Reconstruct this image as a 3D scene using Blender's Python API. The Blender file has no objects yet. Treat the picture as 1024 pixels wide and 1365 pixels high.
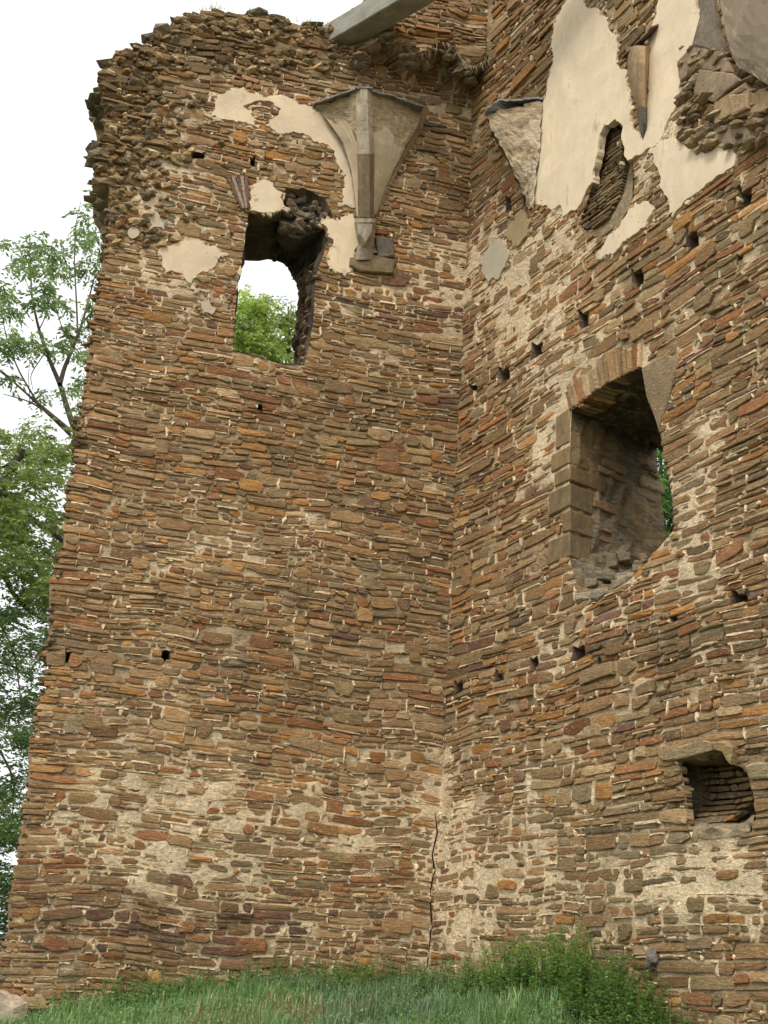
import bpy, math, random
import numpy as np
from mathutils import Vector, geometry, noise as mnoise

# ------------------------------------------------------------------ camera
FP = 1850.0; PITCH = math.radians(18.4); ROLL = math.radians(3.7)
EYE = np.array([0.0, 0.0, 1.6])
S = bpy.context.scene
cam = bpy.data.cameras.new('camera'); camo = bpy.data.objects.new('camera', cam)
S.collection.objects.link(camo); S.camera = camo
cam.sensor_fit = 'VERTICAL'; cam.sensor_height = 24.0; cam.lens = FP/1365*24.0
cam.clip_start = 0.1; cam.clip_end = 2000
camo.location = EYE
from mathutils import Matrix
camo.rotation_euler = (Matrix.Rotation(math.pi/2+PITCH, 3, 'X') @ Matrix.Rotation(ROLL, 3, 'Z')).to_euler()

# ------------------------------------------------------------------ sky, sun, exposure
SUN_EL = math.radians(52); SUN_AZ = math.radians(205)      # azimuth clockwise from +Y
w = bpy.data.worlds.new('World'); S.world = w; w.use_nodes = True
nt = w.node_tree; nt.nodes.clear()
out = nt.nodes.new('ShaderNodeOutputWorld'); bg = nt.nodes.new('ShaderNodeBackground')
sky = nt.nodes.new('ShaderNodeTexSky'); sky.sky_type = 'NISHITA'; sky.sun_disc = False
sky.sun_elevation = SUN_EL; sky.sun_rotation = SUN_AZ; sky.dust_density = 4.0; sky.air_density = 1.0
hs = nt.nodes.new('ShaderNodeHueSaturation'); hs.inputs['Saturation'].default_value = 0.12
hs.inputs['Value'].default_value = 1.15
nt.links.new(sky.outputs[0], hs.inputs['Color'])
cl = nt.nodes.new('ShaderNodeMix'); cl.data_type = 'RGBA'; cl.inputs['Factor'].default_value = .75      # bright even cloud cover
cl.inputs[7].default_value = (8.6, 8.7, 8.9, 1); nt.links.new(hs.outputs[0], cl.inputs[6]); nt.links.new(cl.outputs[2], bg.inputs[0])
bg.inputs[1].default_value = 0.13; nt.links.new(bg.outputs[0], out.inputs[0])
sl = bpy.data.lights.new('sun', 'SUN'); sl.energy = 1.5; sl.angle = math.radians(14); sl.color = (1.0, 0.93, 0.82)
so = bpy.data.objects.new('sun', sl); S.collection.objects.link(so)
sd = Vector((math.sin(SUN_AZ)*math.cos(SUN_EL), math.cos(SUN_AZ)*math.cos(SUN_EL), math.sin(SUN_EL)))
so.rotation_euler = sd.to_track_quat('Z', 'Y').to_euler()
S.view_settings.view_transform = 'Standard'; S.view_settings.look = 'None'
S.view_settings.gamma = 1; S.view_settings.use_curve_mapping = False
S.view_settings.exposure = 0.35
S.render.engine = 'CYCLES'
S.cycles.max_bounces = 6

# ------------------------------------------------------------------ maths helpers
def Rx(a): c, s = math.cos(a), math.sin(a); return np.array([[1,0,0],[0,c,-s],[0,s,c]])
def Rz(a): c, s = math.cos(a), math.sin(a); return np.array([[c,-s,0],[s,c,0],[0,0,1]])
RM = Rx(math.pi/2+PITCH) @ Rz(ROLL)
def ray(x, y):
    d = RM @ np.array([(x-512)/FP, -(y-682.5)/FP, -1.0]); return d/np.linalg.norm(d)
def proj(P):
    c = (np.atleast_2d(P)-EYE) @ RM
    return np.stack([512+FP*c[:,0]/-c[:,2], 682.5-FP*c[:,1]/-c[:,2]], 1)
def azv(a): return np.array([math.sin(math.radians(a)), math.cos(math.radians(a)), 0.0])
_d = ray(600, 800); _h = math.hypot(_d[0], _d[1]); CORNER = _d/_h*15.0; CORNER[2] = 0
UPZ = np.array([0,0,1.0])
def atrange(px, py, dist):      # point on the ray at a horizontal distance
    d = ray(px, py); return EYE + d/math.hypot(d[0], d[1])*dist

rng = np.random.RandomState(7); random.seed(7)
_T = np.random.RandomState(3).rand(256, 256)
def vn(x, y, sc=1.0, seed=0):   # tiled value noise 0..1
    x = np.asarray(x)/sc + seed*17.13 + 90; y = np.asarray(y)/sc + seed*9.71 + 90
    xi = np.floor(x).astype(int); yi = np.floor(y).astype(int); fx = x-xi; fy = y-yi
    fx = fx*fx*(3-2*fx); fy = fy*fy*(3-2*fy)
    a = _T[xi%256, yi%256]; b = _T[(xi+1)%256, yi%256]; c = _T[xi%256, (yi+1)%256]; d = _T[(xi+1)%256, (yi+1)%256]
    return (a*(1-fx)+b*fx)*(1-fy)+(c*(1-fx)+d*fx)*fy
def fbm(x, y, sc, seed=0, o=3):
    t = 0; a = 1; n = 0
    for k in range(o): t = t+a*vn(x, y, sc/2**k, seed+k*5); n += a; a *= .5
    return t/n
def ss(a, b, x):
    t = np.clip((np.asarray(x, float)-a)/(b-a), 0, 1); return t*t*(3-2*t)
def pip(P, poly):
    P = np.atleast_2d(P); x, y = P[:,0], P[:,1]; q = np.array(poly); n = len(q); ins = np.zeros(len(P), bool)
    j = n-1
    for i in range(n):
        xi, yi = q[i]; xj, yj = q[j]
        if yi != yj:
            c = ((yi > y) != (yj > y)) & (x < (xj-xi)*(y-yi)/(yj-yi)+xi); ins ^= c
        j = i
    return ins
def rough(poly, amp, it=2, seed=0):
    r = random.Random(seed); p = [np.array(q, float) for q in poly]
    for k in range(it):
        o = []
        for i in range(len(p)):
            a, b = p[i], p[(i+1)%len(p)]; L = np.linalg.norm(b-a)
            o.append(a)
            if L > .05:
                nrm = np.array([-(b-a)[1], (b-a)[0]])/L
                o.append((a+b)/2 + nrm*r.uniform(-1, 1)*min(amp*L, .05))
        p = o
    return [tuple(q) for q in p]

class Wall:
    def __init__(s, U, name): s.U = U; s.N = np.array([U[1], -U[0], 0.0]); s.O = CORNER; s.name = name; s.D = lambda u, z: np.zeros_like(np.asarray(u, float))
    def hit(s, px, py, d=0.0):
        r = ray(px, py); t = ((s.O+s.N*d-EYE)@s.N)/(r@s.N); return EYE+t*r
    def uz(s, px, py, d=0.0):
        P = s.hit(px, py, d)-s.O; return (P@s.U, P[2])
    def poly(s, pts, d=0.0): return [s.uz(a, b, d) for a, b in pts]
    def P(s, u, z, d=0.0, useD=True):
        u = np.asarray(u, float); z = np.asarray(z, float); d = np.asarray(d, float)+(s.D(u, z) if useD else 0)
        return s.O[None]+u.reshape(-1,1)*s.U+z.reshape(-1,1)*UPZ+np.broadcast_to(d, u.shape).reshape(-1,1)*s.N
WL = Wall(azv(76.6), 'L'); WR = Wall(azv(180-25.6), 'R')
WR.N = -np.array([WR.U[1], -WR.U[0], 0.0])
if WL.N @ (EYE-CORNER) < 0: WL.N = -WL.N
if WR.N @ (EYE-CORNER) < 0: WR.N = -WR.N

# ------------------------------------------------------------------ object helpers
COL = S.collection
def link(o, parent=None, loc=None):
    COL.objects.link(o)
    if parent is not None:
        o.parent = parent; o.matrix_parent_inverse = Matrix.Translation(-Vector(worldloc(parent)))
    return o
_wl = {}
def worldloc(o): return _wl.get(o.name, (0,0,0))
def mesh(name, V, F, mat, parent=None, col=None, smooth=False, center=False, kind=None):
    V = np.asarray(V, float)
    c = np.zeros(3)
    if center: c = V.mean(0); V = V-c
    me = bpy.data.meshes.new(name)
    me.from_pydata(V.tolist(), [], [tuple(int(k) for k in f) for f in F]); 
    if col is not None:
        a = me.color_attributes.new('Col', 'FLOAT_COLOR', 'POINT')
        cc = np.ones((len(V), 4)); cc[:, :3] = np.broadcast_to(np.asarray(col, float), (len(V), 3)); a.data.foreach_set('color', cc.ravel())
    me.materials.append(mat)
    if smooth: me.polygons.foreach_set('use_smooth', [True]*len(me.polygons))
    o = bpy.data.objects.new(name, me); o.location = c; link(o, parent); _wl[o.name] = (0,0,0)
    # a child keeps its world location: inverse of the parent's translation is stored once
    _wl[o.name] = tuple(c)
    if kind: o['kind'] = kind
    return o
def fastmesh(name, V, F, mat, parent=None, col=None, kind=None, nv=4, smooth=False):
    V = np.asarray(V, np.float32); F = np.asarray(F, np.int32)
    me = bpy.data.meshes.new(name); me.vertices.add(len(V)); me.vertices.foreach_set('co', V.ravel())
    me.loops.add(F.size); me.loops.foreach_set('vertex_index', F.ravel())
    me.polygons.add(len(F)); me.polygons.foreach_set('loop_start', np.arange(0, F.size, F.shape[1], dtype=np.int32))
    me.update(calc_edges=True)
    if col is not None:
        a = me.color_attributes.new('Col', 'FLOAT_COLOR', 'POINT')
        cc = np.ones((len(V), 4), np.float32); cc[:, :3] = col; a.data.foreach_set('color', cc.ravel())
    me.materials.append(mat)
    if smooth: me.polygons.foreach_set('use_smooth', [True]*len(me.polygons))
    o = bpy.data.objects.new(name, me); link(o, parent); _wl[o.name] = (0,0,0)
    if kind: o['kind'] = kind
    return o
def empty(name, loc, label, cat, group=None):
    o = bpy.data.objects.new(name, None); o.location = loc; o.empty_display_size = .3; COL.objects.link(o); _wl[o.name] = tuple(loc)
    o['label'] = label; o['category'] = cat
    if group: o['group'] = group
    return o
def tag(o, label, cat, group=None):
    o['label'] = label; o['category'] = cat
    if group: o['group'] = group

# ------------------------------------------------------------------ materials
def mat(name, rough_=.9, base=None, attr=True, var=.35, nscale=(14,14,60), bump=.5, bdist=.01, fine=90, stain=None, mott=None):
    m = bpy.data.materials.new(name); m.use_nodes = True; n = m.node_tree.nodes; l = m.node_tree.links
    b = n['Principled BSDF']; b.inputs['Roughness'].default_value = rough_
    b.inputs['Specular IOR Level'].default_value = .25
    geo = n.new('ShaderNodeNewGeometry')
    mp = n.new('ShaderNodeMapping'); mp.inputs['Scale'].default_value = nscale; l.new(geo.outputs['Position'], mp.inputs['Vector'])
    n1 = n.new('ShaderNodeTexNoise'); n1.inputs['Scale'].default_value = 1; n1.inputs['Detail'].default_value = 6; n1.inputs['Roughness'].default_value = .65
    l.new(mp.outputs[0], n1.inputs['Vector'])
    n2 = n.new('ShaderNodeTexNoise'); n2.inputs['Scale'].default_value = fine; n2.inputs['Detail'].default_value = 3
    l.new(geo.outputs['Position'], n2.inputs['Vector'])
    n3 = n.new('ShaderNodeTexNoise'); n3.inputs['Scale'].default_value = 3.2; n3.inputs['Detail'].default_value = 5
    l.new(geo.outputs['Position'], n3.inputs['Vector'])
    if attr:
        at = n.new('ShaderNodeAttribute'); at.attribute_name = 'Col'; src = at.outputs['Color']
    else:
        rgb = n.new('ShaderNodeRGB'); rgb.outputs[0].default_value = (*base, 1); src = rgb.outputs[0]
    def mul(src, fac_out, lo, hi, frm=(.3,.7)):
        mr = n.new('ShaderNodeMapRange'); mr.inputs['From Min'].default_value = frm[0]; mr.inputs['From Max'].default_value = frm[1]
        mr.inputs['To Min'].default_value = lo; mr.inputs['To Max'].default_value = hi; l.new(fac_out, mr.inputs['Value'])
        mx = n.new('ShaderNodeVectorMath'); mx.operation = 'SCALE'; l.new(src, mx.inputs[0]); l.new(mr.outputs[0], mx.inputs['Scale']); return mx.outputs[0]
    src = mul(src, n1.outputs[0], 1-var, 1+var)
    src = mul(src, n3.outputs[0], 1-var*.35, 1+var*.35)
    src = mul(src, n2.outputs[0], 1-var*.5, 1+var*.5)
    for k_, (cc, lo, hi, sc_, mxf) in enumerate(mott or []):
        m4 = n.new('ShaderNodeMapping'); m4.inputs['Scale'].default_value = (sc_, sc_, sc_*2.2); m4.inputs['Location'].default_value = (k_*7+3, k_*3, 5); l.new(geo.outputs['Position'], m4.inputs['Vector'])
        n4 = n.new('ShaderNodeTexNoise'); n4.inputs['Scale'].default_value = 1; n4.inputs['Detail'].default_value = 5; n4.inputs['Roughness'].default_value = .7; l.new(m4.outputs[0], n4.inputs['Vector'])
        mr = n.new('ShaderNodeMapRange'); mr.inputs['From Min'].default_value = lo; mr.inputs['From Max'].default_value = hi; mr.inputs['To Max'].default_value = mxf; l.new(n4.outputs[0], mr.inputs['Value'])
        mx = n.new('ShaderNodeMix'); mx.data_type = 'RGBA'; l.new(mr.outputs[0], mx.inputs['Factor']); l.new(src, mx.inputs[6]); mx.inputs[7].default_value = (*cc, 1); src = mx.outputs[2]
    if stain:
        mr = n.new('ShaderNodeMapRange'); mr.inputs['From Min'].default_value = stain[1]; mr.inputs['From Max'].default_value = stain[2]; l.new(n1.outputs[0] if stain[3] == 1 else n3.outputs[0], mr.inputs['Value'])
        mx = n.new('ShaderNodeMix'); mx.data_type = 'RGBA'; l.new(mr.outputs[0], mx.inputs['Factor']); l.new(src, mx.inputs[6]); mx.inputs[7].default_value = (*stain[0], 1); src = mx.outputs[2]
    l.new(src, b.inputs['Base Color'])
    ad = n.new('ShaderNodeMath'); ad.operation = 'MULTIPLY_ADD'; ad.inputs[1].default_value = .5; l.new(n2.outputs[0], ad.inputs[0]); l.new(n1.outputs[0], ad.inputs[2])
    bp = n.new('ShaderNodeBump'); bp.inputs['Strength'].default_value = bump; bp.inputs['Distance'].default_value = bdist
    l.new(ad.outputs[0], bp.inputs['Height']); l.new(bp.outputs[0], b.inputs['Normal'])
    return m
M_stone = mat('slate_stone', .88, var=.40, bump=.9, bdist=.018, mott=[((.32,.155,.052),.56,.68,8,.5), ((.27,.20,.095),.50,.66,12,.4), ((.09,.065,.04),.56,.69,16,.6), ((.62,.49,.31),.605,.65,24,.75)])
M_mort = mat('lime_mortar', .95, var=.4, nscale=(22,22,40), bump=.9, bdist=.02)
M_plast = mat('lime_plaster', .95, attr=True, var=.10, nscale=(5,5,2.2), bump=.35, bdist=.012, fine=60, stain=((.42,.335,.22), .60, .76, 1), mott=[((.36,.28,.18),.62,.74,6,.4), ((.70,.62,.48),.56,.70,3,.4), ((.30,.23,.14),.655,.69,20,.6)])
M_ash = mat('sandstone_ashlar', .9, var=.32, nscale=(12,12,6), bump=.9, bdist=.02, mott=[((.10,.08,.055),.54,.70,7,.55), ((.40,.31,.20),.58,.68,14,.5), ((.26,.16,.08),.56,.7,5,.4)])
M_rev = mat('sooty_reveal', .95, var=.45, nscale=(9,9,26), bump=1.0, bdist=.04, mott=[((.12,.10,.075),.50,.62,4,.7), ((.42,.30,.16),.56,.66,5,.6), ((.36,.33,.26),.54,.66,9,.6)])
M_conc = mat('concrete', .9, var=.16, nscale=(4,4,9), bump=.6, bdist=.01, fine=70, mott=[((.17,.16,.12),.50,.68,3,.7), ((.45,.42,.34),.60,.68,14,.5)])
M_lead = mat('lead_sheet', .5, base=(.20,.20,.20), attr=False, var=.4, nscale=(20,20,20), bump=.3)
M_soil = mat('soil_and_turf', .95, attr=True, var=.4, nscale=(6,6,6), bump=.8, bdist=.03, fine=40)
M_bark = mat('bark', .95, attr=True, var=.35, nscale=(30,30,8), bump=.8, bdist=.01)
def leafmat(name, tr=.45):
    m = bpy.data.materials.new(name); m.use_nodes = True; n = m.node_tree.nodes; l = m.node_tree.links
    n.remove(n['Principled BSDF']); o = n['Material Output']
    at = n.new('ShaderNodeAttribute'); at.attribute_name = 'Col'
    d = n.new('ShaderNodeBsdfDiffuse'); t = n.new('ShaderNodeBsdfTranslucent'); g = n.new('ShaderNodeBsdfGlossy'); g.inputs['Roughness'].default_value = .5
    sc = n.new('ShaderNodeVectorMath'); sc.operation = 'MULTIPLY'; sc.inputs[1].default_value = (1.5, 1.5, .8); l.new(at.outputs['Color'], sc.inputs[0])
    l.new(at.outputs['Color'], d.inputs[0]); l.new(sc.outputs[0], t.inputs[0])
    mx = n.new('ShaderNodeMixShader'); mx.inputs[0].default_value = tr; l.new(d.outputs[0], mx.inputs[1]); l.new(t.outputs[0], mx.inputs[2])
    m2 = n.new('ShaderNodeMixShader'); m2.inputs[0].default_value = .04; l.new(mx.outputs[0], m2.inputs[1]); l.new(g.outputs[0], m2.inputs[2])
    l.new(m2.outputs[0], o.inputs[0]); return m
M_leaf = leafmat('leaf'); M_grass = leafmat('grass_blade', .3)

# ------------------------------------------------------------------ stone colours
PAL = dict(tan=(.245,.172,.097), ochre=(.30,.165,.060), rust=(.205,.098,.048), purple=(.122,.070,.064), olive=(.185,.150,.092),
           dark=(.095,.083,.062), pale=(.32,.25,.16), brown=(.175,.118,.067), grey=(.20,.172,.122))
NAMES = list(PAL); PC = np.array([PAL[k] for k in NAMES])*1.38*np.array((1.0,.87,.71))
BASEW = dict(tan=.29, ochre=.10, rust=.13, purple=.02, olive=.17, dark=.03, pale=.07, brown=.21, grey=.03)
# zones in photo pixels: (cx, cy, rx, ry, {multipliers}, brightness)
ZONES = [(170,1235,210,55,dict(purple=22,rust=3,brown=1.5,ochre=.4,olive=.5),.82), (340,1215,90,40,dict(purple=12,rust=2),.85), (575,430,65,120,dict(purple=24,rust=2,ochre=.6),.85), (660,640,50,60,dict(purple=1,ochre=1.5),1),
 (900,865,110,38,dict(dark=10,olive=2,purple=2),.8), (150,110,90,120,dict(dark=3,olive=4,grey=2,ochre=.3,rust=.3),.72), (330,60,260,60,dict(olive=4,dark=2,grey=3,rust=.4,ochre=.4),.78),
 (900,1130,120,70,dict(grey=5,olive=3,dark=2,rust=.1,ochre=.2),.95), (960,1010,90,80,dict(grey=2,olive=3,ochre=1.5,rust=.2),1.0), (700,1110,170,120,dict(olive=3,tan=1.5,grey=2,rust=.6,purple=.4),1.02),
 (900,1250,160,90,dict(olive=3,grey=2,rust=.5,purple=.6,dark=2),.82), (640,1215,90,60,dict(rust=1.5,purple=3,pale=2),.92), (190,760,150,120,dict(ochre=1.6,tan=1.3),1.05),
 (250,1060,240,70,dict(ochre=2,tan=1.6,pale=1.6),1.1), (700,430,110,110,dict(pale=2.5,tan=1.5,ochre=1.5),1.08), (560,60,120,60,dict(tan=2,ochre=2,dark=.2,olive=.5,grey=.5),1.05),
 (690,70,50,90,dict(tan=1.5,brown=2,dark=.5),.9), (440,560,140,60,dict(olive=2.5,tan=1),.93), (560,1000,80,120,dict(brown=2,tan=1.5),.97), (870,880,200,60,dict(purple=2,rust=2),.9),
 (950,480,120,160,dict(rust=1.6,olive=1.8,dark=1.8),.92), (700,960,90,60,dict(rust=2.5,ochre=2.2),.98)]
def stone_color(px, py, r, extra=None):
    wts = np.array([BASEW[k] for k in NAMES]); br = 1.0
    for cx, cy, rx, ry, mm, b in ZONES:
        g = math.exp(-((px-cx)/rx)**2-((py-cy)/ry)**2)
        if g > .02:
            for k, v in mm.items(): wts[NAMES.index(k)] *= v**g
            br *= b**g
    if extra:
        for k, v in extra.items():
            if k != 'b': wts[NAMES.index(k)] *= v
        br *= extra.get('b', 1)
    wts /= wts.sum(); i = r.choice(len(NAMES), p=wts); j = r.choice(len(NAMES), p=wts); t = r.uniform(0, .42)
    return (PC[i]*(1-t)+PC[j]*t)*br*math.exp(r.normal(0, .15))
MORT_HI = np.array((.72,.57,.365)); MORT_LO = np.array((.28,.20,.11))
# mortar richness in photo pixels
MZ = [(750,600,60,130,.5), (720,400,110,120,.55), (250,760,120,60,.3), (180,1120,180,90,.45), (400,1080,220,60,.45), (930,1175,90,50,.9), (500,420,120,90,.45), (920,650,60,160,.45),
      (230,300,120,180,.35), (880,130,40,60,.6), (900,330,60,40,.1), (640,1150,130,120,.3), (200,930,200,60,.15), (870,780,120,60,.25), (700,600,100,100,.2),(960,1240,80,60,.3),(280,700,160,40,.2),(480,130,60,60,.3),(300,1190,360,90,.17),(650,1180,150,120,.36),(380,150,120,50,.4),(240,340,90,90,.3),(880,250,90,90,.3),(690,330,70,70,.4)]
def mortar_amt(px, py):
    px = np.asarray(px, float); m = .36+0*px
    for cx, cy, rx, ry, a in MZ: m = m+a*np.exp(-((px-cx)/rx)**2-((py-cy)/ry)**2)
    m = m - .25*np.exp(-((px-330)/260)**2-((py-60)/60)**2) - .2*np.exp(-((px-400)/260)**2-((py-600)/70)**2)
    return m

# ------------------------------------------------------------------ geometry generators
class Acc:
    def __init__(s): s.V = []; s.F = []; s.C = []; s.n = 0
    def add(s, V, F, c):
        s.V.append(V); s.F += [tuple(k+s.n for k in f) for f in F]; s.C.append(np.broadcast_to(c, (len(V), 3))); s.n += len(V)
    def build(s, name, m, parent, kind=None):
        if not s.V: return None
        return mesh(name, np.vstack(s.V), s.F, m, parent, np.vstack(s.C), kind=kind)
def prism(W, ring, p, back, r, inset=.012, tilt=.008, useD=True, bev=.01):
    """bevelled irregular block from an outline ring of (u,z) on wall W, its front p proud"""
    ring = np.array(ring, float); n = len(ring); c = ring.mean(0); d = ring-c
    L = np.linalg.norm(d, axis=1, keepdims=True)+1e-6
    inn = c+d*np.clip(1-inset/L, .45, 1)
    ku, kz = r.uniform(-tilt, tilt), r.uniform(-tilt, tilt); ex = np.abs(d).max(0)+1e-6
    dd = ku*(inn-c)[:,0]/ex[0]+kz*(inn-c)[:,1]/ex[1]+np.array([r.uniform(-.004, .004) for _ in range(n)])
    V = np.vstack([W.P(ring[:,0], ring[:,1], back, useD), W.P(ring[:,0], ring[:,1], p-bev+dd*.7, useD), W.P(inn[:,0], inn[:,1], p+dd, useD), W.P([c[0]], [c[1]], p+r.uniform(0, .006), useD)])
    F = []
    for i in range(n):
        j = (i+1)%n; F += [(i, j, n+j, n+i), (n+i, n+j, 2*n+j, 2*n+i), (2*n+i, 2*n+j, 3*n)]
    a = sum(ring[i][0]*ring[(i+1)%n][1]-ring[(i+1)%n][0]*ring[i][1] for i in range(n))
    right = np.cross(W.U, UPZ) @ W.N > 0
    if (a > 0) != right: F = [f[::-1] for f in F]
    return V, F
def stone_ring(u0, u1, z0, z1, r, rag=1.0):
    w, h = u1-u0, z1-z0; jc = lambda m: r.uniform(0, m)*r.uniform(.2, 1.3); tz = r.uniform(-.13, .13)*h
    cx = min(.30*h+.015, w*.28)*rag; cz = .30*h*rag
    pts = [(u0+jc(cx), z0+jc(cz)), ((u0+u1)/2+r.uniform(-.2,.2)*w, z0+r.uniform(-.03,.12)*h), (u1-jc(cx), z0+jc(cz)+max(tz,0)), (u1+r.uniform(-.004,.006), (z0+z1)/2+r.uniform(-.2,.2)*h),
           (u1-jc(cx), z1-jc(cz)+min(tz,0)), ((u0+u1)/2+r.uniform(-.2,.2)*w, z1-r.uniform(-.03,.12)*h), (u0+jc(cx), z1-jc(cz)), (u0-r.uniform(-.004,.006), (z0+z1)/2+r.uniform(-.2,.2)*h)]
    return pts
def scan(z, outer, holes, u0, u1):
    def ints(poly):
        xs = []; n = len(poly)
        for i in range(n):
            (a, b), (c, d) = poly[i], poly[(i+1)%n]
            if (b > z) != (d > z): xs.append(a+(z-b)*(c-a)/(d-b))
        xs.sort(); return list(zip(xs[::2], xs[1::2]))
    iv = [(max(a, u0), min(b, u1)) for a, b in ints(outer) if min(b, u1)-max(a, u0) > .02]
    for h in holes:
        for a, b in ints(h):
            nv = []
            for s, e in iv:
                if b <= s or a >= e: nv.append((s, e)); continue
                if a-s > .02: nv.append((s, a))
                if e-b > .02: nv.append((b, e))
            iv = nv
    return iv
def masonry(W, outer, holes, parent, seed, band=(.12,.24), rows=(.04,.10), lens=(.06,.27), nmax=300, slope=0.0, extra=None, doff=0.0, name='stone', mortar=True, rugged=None, nocull=None):
    r = np.random.RandomState(seed); P = np.array(outer); U0, V0 = P.min(0); U1, V1 = P.max(0)
    holes = [h[::max(1, len(h)//70)] for h in holes]; HB = [(np.array(h).min(0), np.array(h).max(0)) for h in holes]
    near = lambda u, z, m_=.02: [h for h, (lo, hi) in zip(holes, HB) if lo[0]-m_ <= u <= hi[0]+m_ and lo[1]-m_ <= z <= hi[1]+m_]
    warp = lambda u, z: (fbm(u, z, 2.2, seed, 2)-.5)*.12+(vn(u, z, .55, seed+3)-.5)*.05+slope*u
    stones = []; blobs = Acc(); z = V0-.3
    while z < V1+.3:
        H = r.uniform(*band); u = U0-r.uniform(0, .5)
        while u < U1:
            SL = r.uniform(.35, 1.0); hs_ = []; t = 0
            while t < H-.03:
                q = r.uniform(*rows) if r.rand() < .86 else r.uniform(.018, .035) if r.rand() < .6 else r.uniform(rows[1], rows[1]*1.5)
                hs_.append(q); t += q
            hs_ = np.array(hs_)*H/sum(hs_); zz = z
            for h in hs_:
                zc = zz+h/2; wz = float(warp(u+SL/2, zc))
                zq = zc+wz
                for a, b in scan(zq, outer, [h for h, (lo, hi) in zip(holes, HB) if lo[1] < zq < hi[1] and lo[0] < u+SL and hi[0] > u], u, u+SL):
                    s = a; first = True
                    while s < b-.02:
                        px, py = proj(W.P([s], [zc+wz]))[0]
                        L = r.uniform(*lens)*(.55+.9*min(h/.08, 1.3))*r.choice([.55, 1, 1, 1.35])
                        e = s+L
                        if b-e < .07: e = b
                        rag = 1.0
                        gp = r.uniform(.004, .014); gh = r.uniform(.003, .011)*(.6 if h < .04 else 1)
                        ma = float(mortar_amt(px, py))
                        if r.rand() < .14*ma+.02: gp += r.uniform(.02, .05)
                        edge = (W is WL and s == a and px < 190)
                        u0, u1 = s+(gp if s > a+.01 else 0)-(r.uniform(0, .07) if edge else 0), e-(gp*.6 if e < b-.01 else 0); z0, z1 = zz+gh*.5, zz+h-gh*.5
                        if u1-u0 > .015:
                            ring = np.array(stone_ring(u0, u1, z0, z1, r, rag)); ring[:,1] += warp(ring[:,0], ring[:,1])
                            rg = rugged(px, py) if rugged else 0
                            p = r.uniform(-.004, .014)+(r.rand() < .08)*r.uniform(.008, .022)+rg*r.uniform(-.01, .06)
                            stones.append((ring, p, px, py, (u1-u0)*h, rg))
                        if mortar and r.rand() < .55*min(ma, 1.2)+.16:       # a lump of pointing in the joint
                            bw = r.uniform(.015, .05)*(1+.4*ma); bh = h*r.uniform(.6, 1.5); cu = e+r.uniform(-.01, .01); cz = zc+r.uniform(-.3,.3)*h
                            n = r.randint(5, 8); th = np.sort(r.uniform(0, 2*math.pi, n)); rr = r.uniform(.5, 1, n)
                            rg_ = np.stack([cu+np.cos(th)*rr*bw*.6, cz+np.sin(th)*rr*bh*.6], 1); rg_[:,1] += warp(rg_[:,0], rg_[:,1])
                            if a < cu < b and not any(pip(rg_.mean(0), hh)[0] for hh in near(*rg_.mean(0))):
                                V, F = prism(W, rg_, r.uniform(.004, .018)+doff, doff-.04, r, .006, .008)
                                blobs.add(V, F, (MORT_HI*r.uniform(.75, 1.2)))
                        if mortar and r.rand() < .36*min(ma, 1)+.07:         # a strip along the bed joint
                            bl = (e-s)*r.uniform(.4, 1.0); c0 = s+r.uniform(0, (e-s)-bl+.01); bz = zz+r.uniform(-.004,.004); t_ = r.uniform(.005, .014)
                            xs = np.linspace(c0, c0+bl, 4); up = bz+t_*r.uniform(.4, 1.2, 4); dn = bz-t_*r.uniform(.4, 1.2, 4)
                            rg_ = np.concatenate([np.stack([xs, dn], 1), np.stack([xs[::-1], up[::-1]], 1)]); rg_[:,1] += warp(rg_[:,0], rg_[:,1])
                            if a < rg_[0,0] and rg_[3,0] < b and not any(pip(rg_[[0,3]], hh).any() for hh in near(rg_[0,0], rg_[0,1], .4)):
                                V, F = prism(W, rg_, r.uniform(.004, .018)+doff, doff-.04, r, .004, .004)
                                blobs.add(V, F, (MORT_HI*r.uniform(.7, 1.1)))
                        s = e
                zz += h
            u += SL
        z += H
    big = []; n_small = len(stones)
    if nmax:     # bigger blocks bridging two or three courses
        for k in range(int(2.6*(U1-U0)*(V1-V0))):
            u0 = r.uniform(U0, U1-.3); z0 = r.uniform(V0, V1-.2); ww = r.uniform(.13, .34); hh = r.uniform(.09, .165)
            cs_ = [(u0-.02, z0-.02), (u0+ww+.02, z0-.02), (u0-.02, z0+hh+.02), (u0+ww+.02, z0+hh+.02), (u0+ww/2, z0+hh/2)]
            if not pip(cs_, outer).all() or any(pip(cs_, hh_).any() for hh_ in near(u0+ww/2, z0+hh/2, .25)): continue
            ring = np.array(stone_ring(u0, u0+ww, z0, z0+hh, r, .8)); ring[:,1] += warp(ring[:,0], ring[:,1]); cz_ = ring.mean(0)
            big.append((cz_[0], cz_[1], ww/2, hh/2))
            px, py = proj(W.P([cz_[0]], [cz_[1]]))[0]; stones.append((ring, r.uniform(.012, .024), px, py, ww*hh, rugged(px, py)*.5 if rugged else 0))
    if big:
        bg_ = np.array(big); cm = np.array([t[0].mean(0) for t in stones[:n_small]])
        hit_ = ((np.abs(cm[:,None,0]-bg_[None,:,0]) < bg_[None,:,2]) & (np.abs(cm[:,None,1]-bg_[None,:,1]) < bg_[None,:,3])).any(1)
        stones = [t for t, q in zip(stones[:n_small], hit_) if not q]+stones[n_small:]
    # nearest / largest first
    def size(t):
        P0 = W.P([t[0][:,0].mean()], [t[0][:,1].mean()])[0]; vis = (-5 < t[2] < 1029) and (0 < t[3] < 1345)
        return -t[4]/np.sum((P0-EYE)**2)*(1 if vis else .001)
    stones.sort(key=size)
    acc = Acc()
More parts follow.
